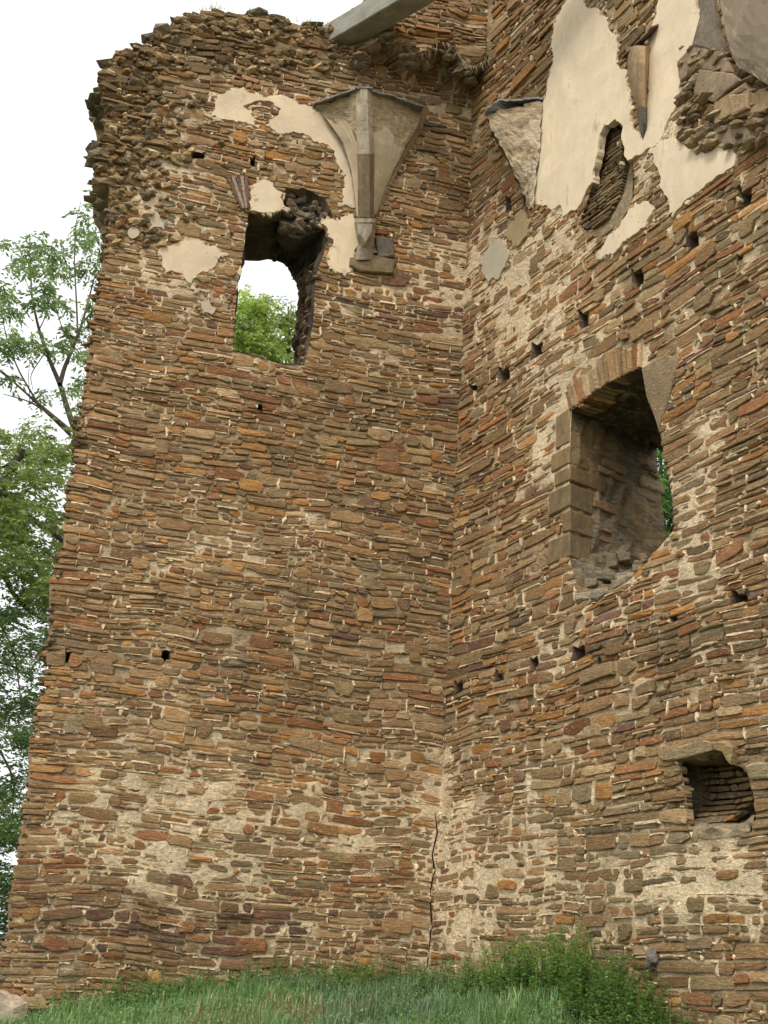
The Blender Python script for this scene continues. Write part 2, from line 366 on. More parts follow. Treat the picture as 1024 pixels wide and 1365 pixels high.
    for k, (ring, p, px, py, A, rg) in enumerate(stones):
        V, F = prism(W, ring, p+doff, doff-.07, r, r.uniform(.005, .012), .007+.03*rg, bev=.006)
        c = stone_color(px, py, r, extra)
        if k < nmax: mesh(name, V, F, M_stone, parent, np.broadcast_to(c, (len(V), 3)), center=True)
        else: acc.add(V, F, c)
    acc.build('small_stones', M_stone, parent, 'stuff'); blobs.build('pointing_mortar', M_mort, parent, 'stuff')
    print('masonry', W.name, len(stones), 'stones', acc.n, blobs.n)

def cdt_fill(outer, holes, sp, r, margin=.4):
    V = [Vector(p) for p in outer]; E = [(i, (i+1)%len(outer)) for i in range(len(outer))]
    for h in holes:
        b = len(V); V += [Vector(p) for p in h]; E += [(b+i, b+(i+1)%len(h)) for i in range(len(h))]
    P = np.array(outer); lo, hi = P.min(0), P.max(0)
    gx, gy = np.meshgrid(np.arange(lo[0]+sp/2, hi[0], sp), np.arange(lo[1]+sp/2, hi[1], sp)); g = np.stack([gx.ravel(), gy.ravel()], 1)
    g += r.uniform(-.25*sp, .25*sp, g.shape); k = pip(g, outer)
    for h in holes: k &= ~pip(g, h)
    V += [Vector(p) for p in g[k]]
    v, e, f, *_ = geometry.delaunay_2d_cdt(V, E, [], 0, 1e-5)
    v = np.array([tuple(q) for q in v]); f = np.array([t for t in f if len(t) == 3]); c = v[f].mean(1)
    k = pip(c, outer)
    for h in holes: k &= ~pip(c, h)
    f = f[k]; a, b, c = v[f[:,0]], v[f[:,1]], v[f[:,2]]
    ar = (b[:,0]-a[:,0])*(c[:,1]-a[:,1])-(b[:,1]-a[:,1])*(c[:,0]-a[:,0]); f = f[np.abs(ar) > 1e-9]; ar = ar[np.abs(ar) > 1e-9]
    f[ar < 0] = f[ar < 0][:, ::-1]
    return v, f
def orient(W, F):
    return F if np.cross(W.U, UPZ) @ W.N > 0 else [tuple(f[::-1]) for f in F]

def plaster(W, pxpoly, parent, seed, d=.026, col=(.74,.605,.42), th=.05, name='plaster_patch', amp=.16, dfun=None, label=None):
    poly = rough(W.poly(pxpoly), amp*1.6, 4, seed); r = np.random.RandomState(seed)
    v, f = cdt_fill(poly, [], .07, r); n0 = len(v)
    dd = d+(fbm(v[:,0], v[:,1], .6, seed)-.5)*.03+(vn(v[:,0], v[:,1], .12, seed+2)-.5)*.006
    if dfun is not None: dd = dd+dfun(v[:,0], v[:,1])
    m = len(poly); pl = np.array(poly)
    V = W.P(v[:,0], v[:,1], dd); 
    # rim: ring of the outline sinking to the wall; the broken edge is ragged
    cen = pl.mean(0); a = sum(pl[i][0]*pl[(i+1)%m][1]-pl[(i+1)%m][0]*pl[i][1] for i in range(m))
    dr = d+(fbm(pl[:,0], pl[:,1], .6, seed)-.5)*.03+(vn(pl[:,0], pl[:,1], .12, seed+2)-.5)*.006
    if dfun is not None: dr = dr+dfun(pl[:,0], pl[:,1])
    tan = np.roll(pl, -1, 0)-np.roll(pl, 1, 0); tan /= np.linalg.norm(tan, axis=1, keepdims=True)+1e-9
    nor = np.stack([tan[:,1], -tan[:,0]], 1)*(1 if a > 0 else -1)
    o2 = pl+nor*.008
    Va = W.P(pl[:,0], pl[:,1], dr); Vb = W.P(o2[:,0], o2[:,1], dr-th-.03)
    F = [tuple(t) for t in f]
    for i in range(m):
        j = (i+1)%m; q = (n0+i, n0+m+i, n0+m+j, n0+j); F.append(q if a > 0 else q[::-1])
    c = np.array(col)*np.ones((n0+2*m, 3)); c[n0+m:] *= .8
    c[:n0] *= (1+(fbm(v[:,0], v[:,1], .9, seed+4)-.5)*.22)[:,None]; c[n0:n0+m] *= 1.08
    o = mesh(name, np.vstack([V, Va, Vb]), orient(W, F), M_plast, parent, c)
    if label: o['label'] = label
    # scabs of old render left clinging to the stones around the patch
    ac = Acc(); cen = pl.mean(0); per = np.linalg.norm(np.roll(pl, -1, 0)-pl, axis=1).sum()
    LNx = None if W is WL else np.array(LN_F)
    for k in range(int(per*26)):
        q = pl[r.randint(m)]; q = q+nor[r.randint(m)]*abs(r.normal(0, .055)); n = r.randint(5, 8); th = np.sort(r.uniform(0, 2*math.pi, n)); rr = r.uniform(.4, 1, n)*r.uniform(.012, .05)
        if LNx is not None and np.min(np.linalg.norm(LNx-q, axis=1)) < .16: continue
        rg_ = np.stack([q[0]+np.cos(th)*rr*1.3, q[1]+np.sin(th)*rr], 1)
        V, F = prism(W, rg_, r.uniform(.010, .022), -.03, r, .006, .005, bev=.005); ac.add(V, F, np.array(col)*r.uniform(.7, 1.02))
    ac.build('render_scabs', M_plast, o, 'stuff')
    return poly

def loft(W, F_, B_, db, parent, name, m, colf, nd=10, amp=.03, cap=None, seed=1, sub=3):
    """reveal surface from the front opening polygon to the back one (wall coords)"""
    r = np.random.RandomState(seed); f = []; b = []
    for i in range(len(F_)):
        for k in range(sub):
            t = k/sub; f.append(np.array(F_[i])*(1-t)+np.array(F_[(i+1)%len(F_)])*t); b.append(np.array(B_[i])*(1-t)+np.array(B_[(i+1)%len(B_)])*t)
    f = np.array(f); b = np.array(b); n = len(f); V = []; cs = []
    cen = f.mean(0); dbv = db if np.isscalar(db) else np.interp(np.arange(len(f))/sub, range(len(db)+1), list(db)+[db[0]])
    for q in range(nd+1):
        t = q/nd; p = f*(1-t)+b*t; dd = dbv*t
        if 0 < q: 
            o = p-p.mean(0); o /= np.linalg.norm(o, axis=1, keepdims=True)+1e-6
            p = p+o*(r.uniform(-1, 1, n)*amp*(1 if q < nd else .6))[:,None]
        V.append(W.P(p[:,0], p[:,1], dd-(.0 if q else -.004), useD=False) if q else W.P(p[:,0], p[:,1], .004)); cs.append(colf(p, np.full(n, t)))
    V = np.vstack(V); cs = np.vstack(cs); F = []
    for q in range(nd):
        for i in range(n):
            j = (i+1)%n; F.append((q*n+i, q*n+j, (q+1)*n+j, (q+1)*n+i))
    if cap:
        pc = (b*1.0).mean(0); V = np.vstack([V, W.P([pc[0]], [pc[1]], float(np.min(dbv))-.05, useD=False)]); cs = np.vstack([cs, cs[-1:]])
        F += [(nd*n+i, nd*n+(i+1)%n, len(V)-1) for i in range(n)]
    return mesh(name, V, F, m, parent, cs)

# ------------------------------------------------------------------ the ruin: outlines and openings
def S_(pts, sc, ox, oy): return [(x/sc+ox, y/sc+oy) for x, y in pts]
L_out_px = [(-14,1420),(2,1300),(18,1240),(30,1150),(45,1040),(55,950),(70,850),(74,800),(84,740),(94,690),(105,610),(112,560),(118,500),(126,450),(134,390),(148,320),(146,290),(149,262),
            (141,240),(132,222),(133,205),(140,180),(150,165),(145,140),(136,122),(135,100),(148,96),(152,72),(176,66),(198,52),(222,38),(240,20),(270,12),(310,13),(352,19),(400,31),(430,39),(455,34),(478,14),(500,-8),(520,-40)]
L_out = WL.poly(L_out_px); L_out = [p for p in L_out]+[(-.95, 13.6), (0.0, 14.0), (0.0, .2)]
L_out = [(L_out[0][0], .2)]+L_out
L_out = rough(L_out[:-3], .10, 1, 5)[:-1]+L_out[-3:]
L_core = L_out[:-2]+[(.22, 14.0), (.22, .2)]
R_out = [(0, .0), (7.5, -.3), (7.5, 11.5), (6.0, 12.2), (5.0, 13.0), (3.5, 13.8), (1.5, 14.2), (0, 14.0)]

def zb(u): return 12.32+.12*np.sin(u*9)
WL.D = lambda u, z: .42*ss(-.02, .13, z-zb(u))*ss(-1.75, -1.2, u) + (fbm(u, z, 1.6, 11, 2)-.5)*.07 + .10*(fbm(u, z, .35, 14, 2)-.5)*ss(11.0, 12.0, z)
WR.D = lambda u, z: (fbm(u, z, 1.8, 31, 2)-.5)*.08 + .12*(1-ss(.0, .5, u))*0

c4 = lambda pts: S_(pts, 4.55, 280, 220)
LW_F = WL.poly(c4([(235,290),(435,283),(460,130),(570,135),(700,200),(745,300),(735,430),(695,520),(650,640),(635,760),(625,950),(600,1080),(570,1215),(450,1210),(300,1165),(140,1125),(165,750),(195,590)]))
LW_B = WL.poly(c4([(175,575),(350,572),(400,580),(440,595),(470,620),(490,660),(505,690),(520,710),(540,745),(538,850),(530,930),(515,1120),(508,1270),(420,1290),(250,1280),(90,1270),(110,900),(150,650)]), -1.2)
RW_F = WR.poly([(766,548),(800,520),(830,503),(858,490),(868,530),(880,578),(888,620),(895,665),(897,705),(872,735),(840,770),(800,795),(775,800),(760,745),(762,640)])
RW_B = WR.poly([(874,600),(876,597),(880,600),(890,602),(915,612),(925,640),(930,680),(932,720),(935,745),(925,760),(905,760),(893,745),(889,725),(886,712),(880,650)], -1.3)
c7 = lambda pts: S_(pts, 4.55, 850, 950)
NI_F = WR.poly(c7([(250,290),(380,262),(500,228),(580,250),(600,320),(670,340),(685,420),(720,560),(715,640),(690,720),(560,760),(420,770),(330,740),(300,620),(290,480),(270,380)]))
NI_B = WR.poly(c7([(385,340),(430,320),(520,305),(620,310),(660,340),(740,380),(755,450),(775,560),(770,640),(740,700),(560,720),(430,730),(380,700),(370,620),(365,500),(365,400)]), -.45)
c3 = lambda pts: S_(pts, 2.667, 640, 0)
LN = c3([(430,480),(445,440),(485,425),(515,450),(522,520),(545,580),(552,650),(548,720),(510,790),(450,838),(385,845),(350,800),(385,710),(410,640),(415,580),(425,540)])
LN_F = WR.poly(LN); LN_B = WR.poly([(x*.80+822*.2+5, y*.92+245*.08+2) for x, y in LN], -.2)
LN_d = -.03-.20*(1-ss(165, 290, np.array([y for x, y in LN])))
def small_hole(W, cx, cy, w, h, slope=0.0, depth=.4, sx=0, jit=None):
    j = jit or random.Random(cx*31+cy)
    pts = [(cx-w/2, cy-h/2-slope*-w/2), (cx, cy-h/2+j.uniform(-1,1)), (cx+w/2, cy-h/2+slope*w/2), (cx+w/2+j.uniform(-1,1), cy+slope*w/2), (cx+w/2, cy+h/2+slope*w/2), (cx-w/2, cy+h/2-slope*w/2)]
    pts = [(x+j.uniform(-1.3,1.3), y+j.uniform(-1.3,1.3)) for x, y in pts]
    F = W.poly(pts); c = np.mean(F, 0); return F, [tuple(c+(np.array(p)-c)*.85) for p in F], depth
HR = [small_hole(WR, x, y, w, h, -.5) for x, y, w, h in [(631,521,11,14),(672,500,16,15),(717,468,16,16),(780,426,13,20),(851,373,14,22),(923,319,16,24),(993,264,16,22),
      (612,916,13,13),(667,901,11,11),(714,885,9,16),(773,871,16,14),(838,846,10,10),(897,827,11,12),(986,797,22,15),(678,272,7,18),(700,300,6,6),(800,880,5,7),(985,345,8,8)]]
HL = [small_hole(WL, x, y, w, h, .1, .3) for x, y, w, h in [(264,207,18,9),(338,215,7,12),(346,545,7,9),(92,873,9,18),(221,874,11,14),(395,985,6,5),(150,610,5,6),(470,745,8,4)]]
crk = [(587,1085),(590,1110),(583,1140),(586,1160),(580,1190),(582,1230),(579,1262),(576,1290)]
crk = [(x-7, y) for x, y in crk]
_cw = [.5, 1.6, 1.0, 1.9, .7, 1.3, .6, 1.2]
CR_F = WL.poly([(x+w_, y) for (x, y), w_ in zip(crk, _cw)]+[(x-w_*.8, y) for (x, y), w_ in list(zip(crk, _cw))[::-1]])
crk2 = (CR_F, CR_F, .12)
vous_band = WR.poly([(757,548),(752,518),(778,497),(800,480),(825,463),(855,452),(870,470),(860,489),(830,502),(800,519),(767,545)])
ash_r = WR.poly(S_([(470,85),(600,5),(665,40),(650,130),(605,290),(560,410),(540,350),(498,240)], 4.015, 740, 470))
quo = [((30,300),(95,300),(92,492),(18,500),270), ((2,540),(92,497),(92,600),(-5,628),232), ((15,645),(94,605),(92,692),(10,722),278), ((-22,740),(90,700),(88,832),(-20,872),212), ((45,876),(87,838),(86,958),(48,975),312), ((-35,1010),(84,962),(80,1100),(-25,1130),196)]
quo_zone = WR.poly(S_([(30,300),(100,300),(88,700),(80,1105),(-25,1130),(-35,1010),(46,960),(45,876),(-20,872),(-22,740),(10,720),(-5,628),(2,540),(20,500)], 4.015, 740, 470))

ruin = empty('castle_ruin', (CORNER[0], CORNER[1], 1.4), 'roofless slate rubble ruin with two tall walls meeting in an inside corner', 'ruin')

# backing mortar surfaces with the openings cut through, joined to their back faces and edges
def wall_core(W, outer, front_holes, back_holes, T, seed, name, spc=.065):
    r = np.random.RandomState(seed); v, f = cdt_fill(outer, front_holes, spc, r)
    pj = proj(W.P(v[:,0], v[:,1])); ma = mortar_amt(pj[:,0], pj[:,1])
    ma2 = ma-.25
    d = -.013+(vn(v[:,0], v[:,1], .09, seed)-.5)*.022+(ss(.25, .8, ma2*.8+(fbm(v[:,0], v[:,1], .5, seed+9)-.4)))*.021
    V = W.P(v[:,0], v[:,1], d); t = ss(.30, .75, ma*.55+fbm(v[:,0], v[:,1], .28, seed+2)*.75-.12)[:,None]
    C = MORT_LO*(1-t)+MORT_HI*t*.9
    F = orient(W, [tuple(x) for x in f]); n0 = len(V)
    v2, f2 = cdt_fill(outer, back_holes, .5, r)
    V2 = W.P(v2[:,0], v2[:,1], -T, useD=False); F2 = [tuple(k+n0 for k in x)[::-1] for x in orient(W, [tuple(x) for x in f2])]
    n1 = n0+len(V2); o = []
    for i in range(len(outer)):
        a, b = np.array(outer[i]), np.array(outer[(i+1)%len(outer)]); k = max(1, int(np.linalg.norm(b-a)/.25))
        for q in range(k): o.append(a+(b-a)*q/k)
    o = np.array(o); m = len(o); rings = []
    nt_ = 9
    for q in range(nt_+1):
        t_ = q/nt_; jit = r.uniform(-.05, .05, o.shape)*(1 if 0 < q < nt_ else 0)
        rings.append(W.P(o[:,0]+jit[:,0], o[:,1]+jit[:,1], -.03-(T-.03)*t_, useD=(q == 0)))
    Vr = np.vstack(rings); Fr = []
    for q in range(nt_):
        for i in range(m):
            j = (i+1)%m; Fr.append((n1+q*m+i, n1+q*m+j, n1+(q+1)*m+j, n1+(q+1)*m+i))
    Call = np.vstack([C, np.tile(MORT_LO*.9, (len(V2)+len(Vr), 1))])
    return mesh(name, np.vstack([V, V2, Vr]), F+F2+Fr, M_mort, ruin, Call)
wallL = wall_core(WL, L_core, [LW_F]+[h[0] for h in HL]+[CR_F], [LW_B], 1.2, 21, 'wall')
wallL['label'] = 'left wall with a ragged broken edge, a dark window hole and a rib stump'
wallR = wall_core(WR, [(-.2, .0)]+R_out[1:-1]+[(-.2, 14.0)], [RW_F, NI_F, LN_F]+[h[0] for h in HR], [RW_B], 1.3, 22, 'wall')
wallR['label'] = 'right wall with big plaster patches, arched window and a row of beam holes'

def col_mottle(a, b, seed):  # blends two given tones by noise
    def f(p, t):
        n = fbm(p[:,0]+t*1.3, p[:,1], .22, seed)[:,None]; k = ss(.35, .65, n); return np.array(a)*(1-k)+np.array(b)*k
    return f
loft(WL, LW_F, LW_B, -1.2, wallL, 'window_reveal', M_mort, col_mottle((.055,.045,.035), (.15,.11,.07), 3), nd=14, amp=.045, seed=2)
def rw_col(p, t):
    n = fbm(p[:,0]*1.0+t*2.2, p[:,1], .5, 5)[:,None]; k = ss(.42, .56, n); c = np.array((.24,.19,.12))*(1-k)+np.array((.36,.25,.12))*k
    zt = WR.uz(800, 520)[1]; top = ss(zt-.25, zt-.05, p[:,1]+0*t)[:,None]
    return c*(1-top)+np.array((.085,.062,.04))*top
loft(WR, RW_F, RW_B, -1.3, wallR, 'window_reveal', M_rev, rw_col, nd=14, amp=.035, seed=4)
NI_d = [-.2,-.35,-.5,-.5,-.5,-.5,-.5,-.45,-.35,-.2,-.06,-.04,-.05,-.12,-.18,-.2]
loft(WR, NI_F, NI_B, NI_d, wallR, 'niche_side', M_mort, col_mottle((.15,.12,.075), (.36,.28,.175), 6), nd=7, amp=.05, cap=True, seed=6)
loft(WR, LN_F, LN_B, LN_d, wallR, 'niche_side', M_mort, col_mottle((.17,.135,.08), (.30,.235,.14), 7), nd=6, amp=.03, cap=True, seed=7)
for F_, B_, dp in HL+[crk2]: loft(WL, F_, B_, -dp, wallL, 'beam_hole' if dp > .2 else 'crack', M_mort, col_mottle((.10,.07,.05), (.16,.11,.075), 8), nd=3, amp=.006, cap=True, sub=1)
for F_, B_, dp in HR: loft(WR, F_, B_, -dp, wallR, 'beam_hole', M_mort, col_mottle((.12,.085,.055), (.20,.14,.09), 9), nd=3, amp=.012, cap=True, sub=1)

def scan_top(u):
    pts = [(u, L_out[i][1]+(u-L_out[i][0])*(L_out[i+1][1]-L_out[i][1])/(L_out[i+1][0]-L_out[i][0])) for i in range(len(L_out)-1) if (L_out[i][0] > u) != (L_out[i+1][0] > u)]; return pts or [(u, 12.4)]
# plaster patches
c7a = lambda pts: S_(pts, 1.969, 120, 120)
PL = []
PL.append(plaster(WL, c7a([(308,70),(330,30),(360,5),(400,0),(440,15),(520,20),(590,60),(620,60),(655,95),(690,110),(704,290),(690,310),(665,300),(672,250),(655,200),(630,150),(580,125),(520,115),(480,105),(470,80),(500,50),(440,30),(402,42),(430,75),(430,95),(385,85),(345,75)]), ruin, 1, col=(.72,.575,.39)))
PL.append(plaster(WL, c7a([(420,270),(440,245),(480,245),(505,270),(508,300),(490,318),(420,318)]), ruin, 2))
PL.append(plaster(WL, c7a([(618,340),(605,350),(640,400),(625,430),(628,470),(670,490),(692,440),(705,350),(690,325),(655,345)]), ruin, 3, col=(.72,.575,.39)))
PL.append(plaster(WL, c7a([(150,320),(165,308),(180,330),(203,345),(195,370),(160,368)]), ruin, 4, col=(.55,.46,.33)))
PL.append(plaster(WL, c7a([(100,370),(115,358),(130,375),(118,390),(103,388)]), ruin, 5, col=(.52,.43,.31)))
PL.append(plaster(WL, c7a([(178,425),(210,412),(260,400),(330,410),(352,435),(330,460),(290,480),(265,510),(245,485),(200,480),(190,450)]), ruin, 6, col=(.72,.575,.39)))
PL.append(plaster(WL, c7a([(290,560),(310,550),(330,575),(320,592),(295,590)]), ruin, 7, col=(.52,.43,.31)))
PR = []
PR.append(plaster(WR, c3([(330,-90),(320,0),(265,80),(262,150),(270,210),(250,290),(245,350),(225,390),(185,420),(180,520),(178,640),(185,710),(245,735),(290,730),(300,770),(340,750),(375,700),(410,650),(415,590),(425,540),(430,480),(445,440),(485,425),(515,450),(520,520),(535,575),(570,555),(600,535),(640,520),(660,470),(700,390),(722,340),(715,215),(770,150),(782,80),(770,0),(760,-100),(650,-90),(640,0),(610,100),(590,190),(600,280),(597,480),(577,500),(555,470),(535,370),(520,300),(525,250),(497,245),(490,120),(455,100),(430,60),(380,20),(372,-50)]), ruin, 11, amp=.10, label='largest cream plaster patch, reaching up past the ribs'))
PR.append(plaster(WR, c3([(607,545),(645,512),(700,492),(760,500),(800,480),(820,450),(835,510),(880,515),(915,555),(910,590),(840,640),(770,695),(680,765),(672,700),(650,670),(640,600),(628,562)]), ruin, 12, amp=.10))
PR.append(plaster(WR, c3([(432,900),(440,925),(480,905),(600,810),(622,765),(610,730),(570,730),(520,790)]), ruin, 13))
PR.append(plaster(WR, c3([(20,900),(45,860),(80,855),(105,890),(95,950),(70,995),(40,1000),(10,960)]), ruin, 14, col=(.45,.39,.28)))
PR.append(plaster(WR, c3([(120,880),(108,800),(150,755),(185,790),(172,840)]), ruin, 15, col=(.36,.27,.14)))

# facing stones
def shrink(poly, k=.93):
    a = np.array(poly); c = a.mean(0); return [tuple(c+(q-c)*k) for q in a]
rugL = lambda px, py: float(np.exp(-((px-150)/60)**2-((py-150)/140)**2)*.9+.55*np.exp(-((px-330)/260)**2-((py-40)/60)**2)+.3*np.exp(-((px-540)/120)**2-((py-70)/50)**2))
masonry(WL, L_out, [LW_F]+[h[0] for h in HL]+[CR_F]+PL, wallL, 41, slope=-.012, rugged=rugL)
masonry(WR, R_out, [RW_F, NI_F, LN_F, vous_band, ash_r, quo_zone]+[h[0] for h in HR]+PR, wallR, 42, slope=.004, lens=(.09,.38), rows=(.045,.115))
# stones lining the backs of the two niches
class Off:
    def __init__(s, W, d): s.W = W; s.d = d; s.U = W.U; s.N = W.N; s.name = W.name+'n'
    def P(s, u, z, d=0.0, useD=True): return s.W.P(u, z, np.asarray(d)+(s.d(np.asarray(u, float), np.asarray(z, float)) if callable(s.d) else s.d), useD=False)
_nz0, _nz1 = WR.uz(950, 1118)[1], WR.uz(950, 1050)[1]
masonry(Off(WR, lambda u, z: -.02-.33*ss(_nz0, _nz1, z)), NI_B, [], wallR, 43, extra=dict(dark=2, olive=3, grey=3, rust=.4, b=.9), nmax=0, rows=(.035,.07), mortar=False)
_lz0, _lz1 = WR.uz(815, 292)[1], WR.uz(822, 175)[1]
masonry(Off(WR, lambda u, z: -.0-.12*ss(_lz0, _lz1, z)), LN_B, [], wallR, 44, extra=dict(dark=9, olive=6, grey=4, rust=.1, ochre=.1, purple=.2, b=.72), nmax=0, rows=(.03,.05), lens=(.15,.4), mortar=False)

# ------------------------------------------------------------------ arch, jamb blocks and cut stones of the right window
R2 = np.random.RandomState(91)
def lerp_poly(pl, t):
    a = np.array(pl, float); seg = np.linalg.norm(np.diff(a, axis=0), axis=1); c = np.r_[0, np.cumsum(seg)]/seg.sum()
    return np.array([np.interp(t, c, a[:,0]), np.interp(t, c, a[:,1])])
intr = WR.poly([(764,549),(800,520),(830,503),(858,490)]); extr = WR.poly([(754,517),(790,487),(825,464),(857,453)])
arch = Acc()
nv = 17; cuts = np.r_[0, np.cumsum(R2.uniform(.6, 1.4, nv))]; cuts /= cuts[-1]
vmesh = []
for k in range(nv):
    t0, t1 = cuts[k]+.006, cuts[k+1]-.006
    a, b = lerp_poly(intr, t0), lerp_poly(intr, t1); c, d = lerp_poly(extr, t1), lerp_poly(extr, t0)
    e = R2.uniform(.75, 1.05); c = b+(c-b)*e; d = a+(d-a)*e
    V, F = prism(WR, [a, (a+b)/2, b, (b+c)/2, c, (c+d)/2, d, (a+d)/2], R2.uniform(.005, .03), -.30, R2, .008, .008)
    col = PC[NAMES.index(R2.choice(['tan','brown','rust','pale','grey','tan']))]*R2.uniform(.85, 1.3)
    mesh('arch_stone', V, F, M_stone, wallR, np.broadcast_to(col, (len(V), 3)), center=True)
fill = Acc(); V, F = prism(WR, vous_band, -.012, -.2, R2, .01, .0); fill.add(V, F, MORT_HI*.8); fill.build('arch_mortar', M_mort, wallR)
V, F = prism(WR, ash_r, .012, -.3, R2, .02, .004); mesh('jamb_block', V, F, M_stone, wallR, (.26,.19,.11), center=True)
Ar = WR.hit(762, 640); Br = WR.hit(880, 650, -1.3); rv = Br-Ar; rv[2] = 0; rv /= np.linalg.norm(rv)
def hexa(P8, inset=.012):
    c = P8.mean(0); return c+(P8-c)
import bmesh
def solid_box(name, P8, m, parent, col, bevel=.012, jitter=.006, seed=0, center=True):
    """eight corners: 0-3 bottom loop, 4-7 top loop"""
    r = np.random.RandomState(seed); bm = bmesh.new(); vs = [bm.verts.new(tuple(p+r.uniform(-jitter, jitter, 3))) for p in P8]
    for f in [(0,3,2,1),(4,5,6,7),(0,1,5,4),(1,2,6,5),(2,3,7,6),(3,0,4,7)]: bm.faces.new([vs[i] for i in f])
    bmesh.ops.recalc_face_normals(bm, faces=bm.faces)
    if bevel: bmesh.ops.bevel(bm, geom=bm.edges[:], offset=bevel, segments=1, affect='EDGES')
    bm.verts.ensure_lookup_table(); V = np.array([tuple(v.co) for v in bm.verts]); bm.verts.index_update(); F = [tuple(v.index for v in f.verts) for f in bm.faces]; bm.free()
    return mesh(name, V, F, m, parent, np.broadcast_to(col, (len(V), 3)), center=center)
for k, (tl, tr, br, bl, rx) in enumerate(quo):
    q = [S_([p], 4.015, 740, 470)[0] for p in (tl, tr, br, bl)]
    (uL, _), (uR, zt) = WR.uz(*q[0]), WR.uz(*q[1]); (_, zbm) = WR.uz(*q[2]); uLb = WR.uz(*q[3])[0]
    uL = (uL+uLb)/2; A0 = WR.P([uR], [(zt+zbm)/2], 0)[0]*[1,1,0]
    zt -= .008; zbm += .008; xr = rx/4.015+740
    t = .1
    while t < 1.2 and proj(A0+rv*t+UPZ*(zt+zbm)/2)[0][0] < xr: t += .01
    A = A0+WR.N*.022+WR.U*.014; W0 = WR.P([uL], [(zt+zbm)/2], .022)[0]*[1,1,0]
    loop = [W0, A, A+rv*t, W0+rv*t]
    P8 = np.array([p*[1,1,0]+UPZ*zbm for p in loop]+[p*[1,1,0]+UPZ*zt for p in loop])
    solid_box('jamb_block', P8, M_ash, wallR, [(.26,.18,.09),(.27,.18,.085),(.22,.14,.07),(.20,.145,.075),(.24,.16,.08),(.22,.155,.08)][k], .014, .008, k)
def rock(name, c, s, m, parent, col, seed, sub=2, rot=None):
    bm = bmesh.new(); bmesh.ops.create_icosphere(bm, subdivisions=sub, radius=1); r = random.Random(seed)
    off = Vector((r.uniform(0,99), r.uniform(0,99), r.uniform(0,99)))
    V = []
    for v in bm.verts:
        p = v.co.copy(); mx = max(abs(p.x), abs(p.y), abs(p.z)); p = p*(.55+.45/mx*.8) if mx > 0 else p
        p *= 1+.62*(mnoise.noise(p*1.3+off)); V.append(tuple(p))
    bm.verts.index_update(); F = [tuple(v.index for v in f.verts) for f in bm.faces]; bm.free()
    V = np.array(V)*np.array(s); 
    if rot is None: rot = (r.uniform(-.5,.5), r.uniform(-.5,.5), r.uniform(0,6))
    from mathutils import Euler
    Rm = np.array(Euler(rot).to_matrix()); V = V@Rm.T+np.array(c)
    if name is None: return V, F
    return mesh(name, V, F, m, parent, np.broadcast_to(col, (len(V), 3)), center=True)
wall_ang = lambda W: (0, 0, math.atan2(W.U[1], W.U[0]))
for k in range(44):
    i_ = random.uniform(9.0, 12.6); i0 = int(i_); ff = i_-i0; t = random.random()**1.3*.9+.02
    F_ = np.array(RW_F[i0])*(1-ff)+np.array(RW_F[i0+1])*ff; B_ = np.array(RW_B[i0])*(1-ff)+np.array(RW_B[i0+1])*ff; p = F_*(1-t)+B_*t
    c_ = WR.P([p[0]], [p[1]], -1.3*t, useD=False)[0]-UPZ*.015; a1 = azv(random.uniform(0, 180)); a2 = np.cross(a1, UPZ); Lw, Lh, hz = random.uniform(.05, .13), random.uniform(.04, .09), random.uniform(.015, .04)
    loop = [c_-a1*Lw-a2*Lh, c_+a1*Lw-a2*Lh, c_+a1*Lw+a2*Lh, c_-a1*Lw+a2*Lh]
    solid_box('sill_stone', np.array([q-UPZ*.05 for q in loop]+[q+UPZ*hz for q in loop]), M_stone, wallR, np.array(random.choice([(.25,.2,.13),(.3,.23,.14),(.22,.16,.1),(.36,.3,.2),(.2,.17,.13)])), .008, .018, k)
# masonry showing through the soot on the reveal
for k in range(90):
    z_ = random.uniform(WR.uz(850,730)[1]-.35, WR.uz(800,560)[1]); t = random.uniform(.42, 1.35)
    if z_ > WR.uz(800,640)[1] and random.random() < .6: continue
    A = WR.P([RW_F[14][0]], [0], 0)[0]+rv*t-WR.U*.05; Lw = random.uniform(.08, .2); h = random.uniform(.02, .05)
    loop = [A-rv*Lw, A+rv*Lw, A+rv*Lw+WR.U*.072, A-rv*Lw+WR.U*.072]
    P8 = np.array([p*[1,1,0]+UPZ*(z_-h) for p in loop]+[p*[1,1,0]+UPZ*(z_+h) for p in loop])
    solid_box('reveal_stone', P8, M_stone, wallR, np.array(random.choice([(.24,.2,.14),(.2,.16,.11),(.3,.21,.11),(.26,.15,.08),(.38,.3,.19)])), .012, .015, k)

# niche: lintel slab, ledge stones and pale infill below
V, F = prism(WR, WR.poly(c7([(150,265),(165,235),(300,200),(430,170),(480,190),(500,225),(380,262),(250,290),(170,295)])), .04, -.4, R2, .02, .01); mesh('lintel_stone', V, F, M_stone, wallR, (.34,.26,.14), center=True)
V, F = prism(WR, WR.poly(c7([(480,185),(560,175),(620,215),(600,320),(580,300),(560,245),(500,228)])), .06, -.4, R2, .02, .01); mesh('lintel_stone', V, F, M_stone, wallR, (.33,.23,.11), center=True)
V, F = prism(WR, WR.poly(c7([(680,330),(740,300),(830,310),(830,400),(700,405)])), .04, -.3, R2, .03, .01); mesh('lintel_stone', V, F, M_stone, wallR, (.34,.27,.15), center=True)
for k in range(16):
    x, y = random.uniform(130, 300), random.uniform(420, 790); d = -.02
    rock('rubble_stone', WR.hit(*c7([(x, y)])[0], d-.03), (random.uniform(.04,.09), .06, random.uniform(.02,.05)), M_stone, wallR, random.choice([(.22,.19,.14),(.15,.14,.11),(.36,.30,.22),(.2,.15,.09)]), k, 1)

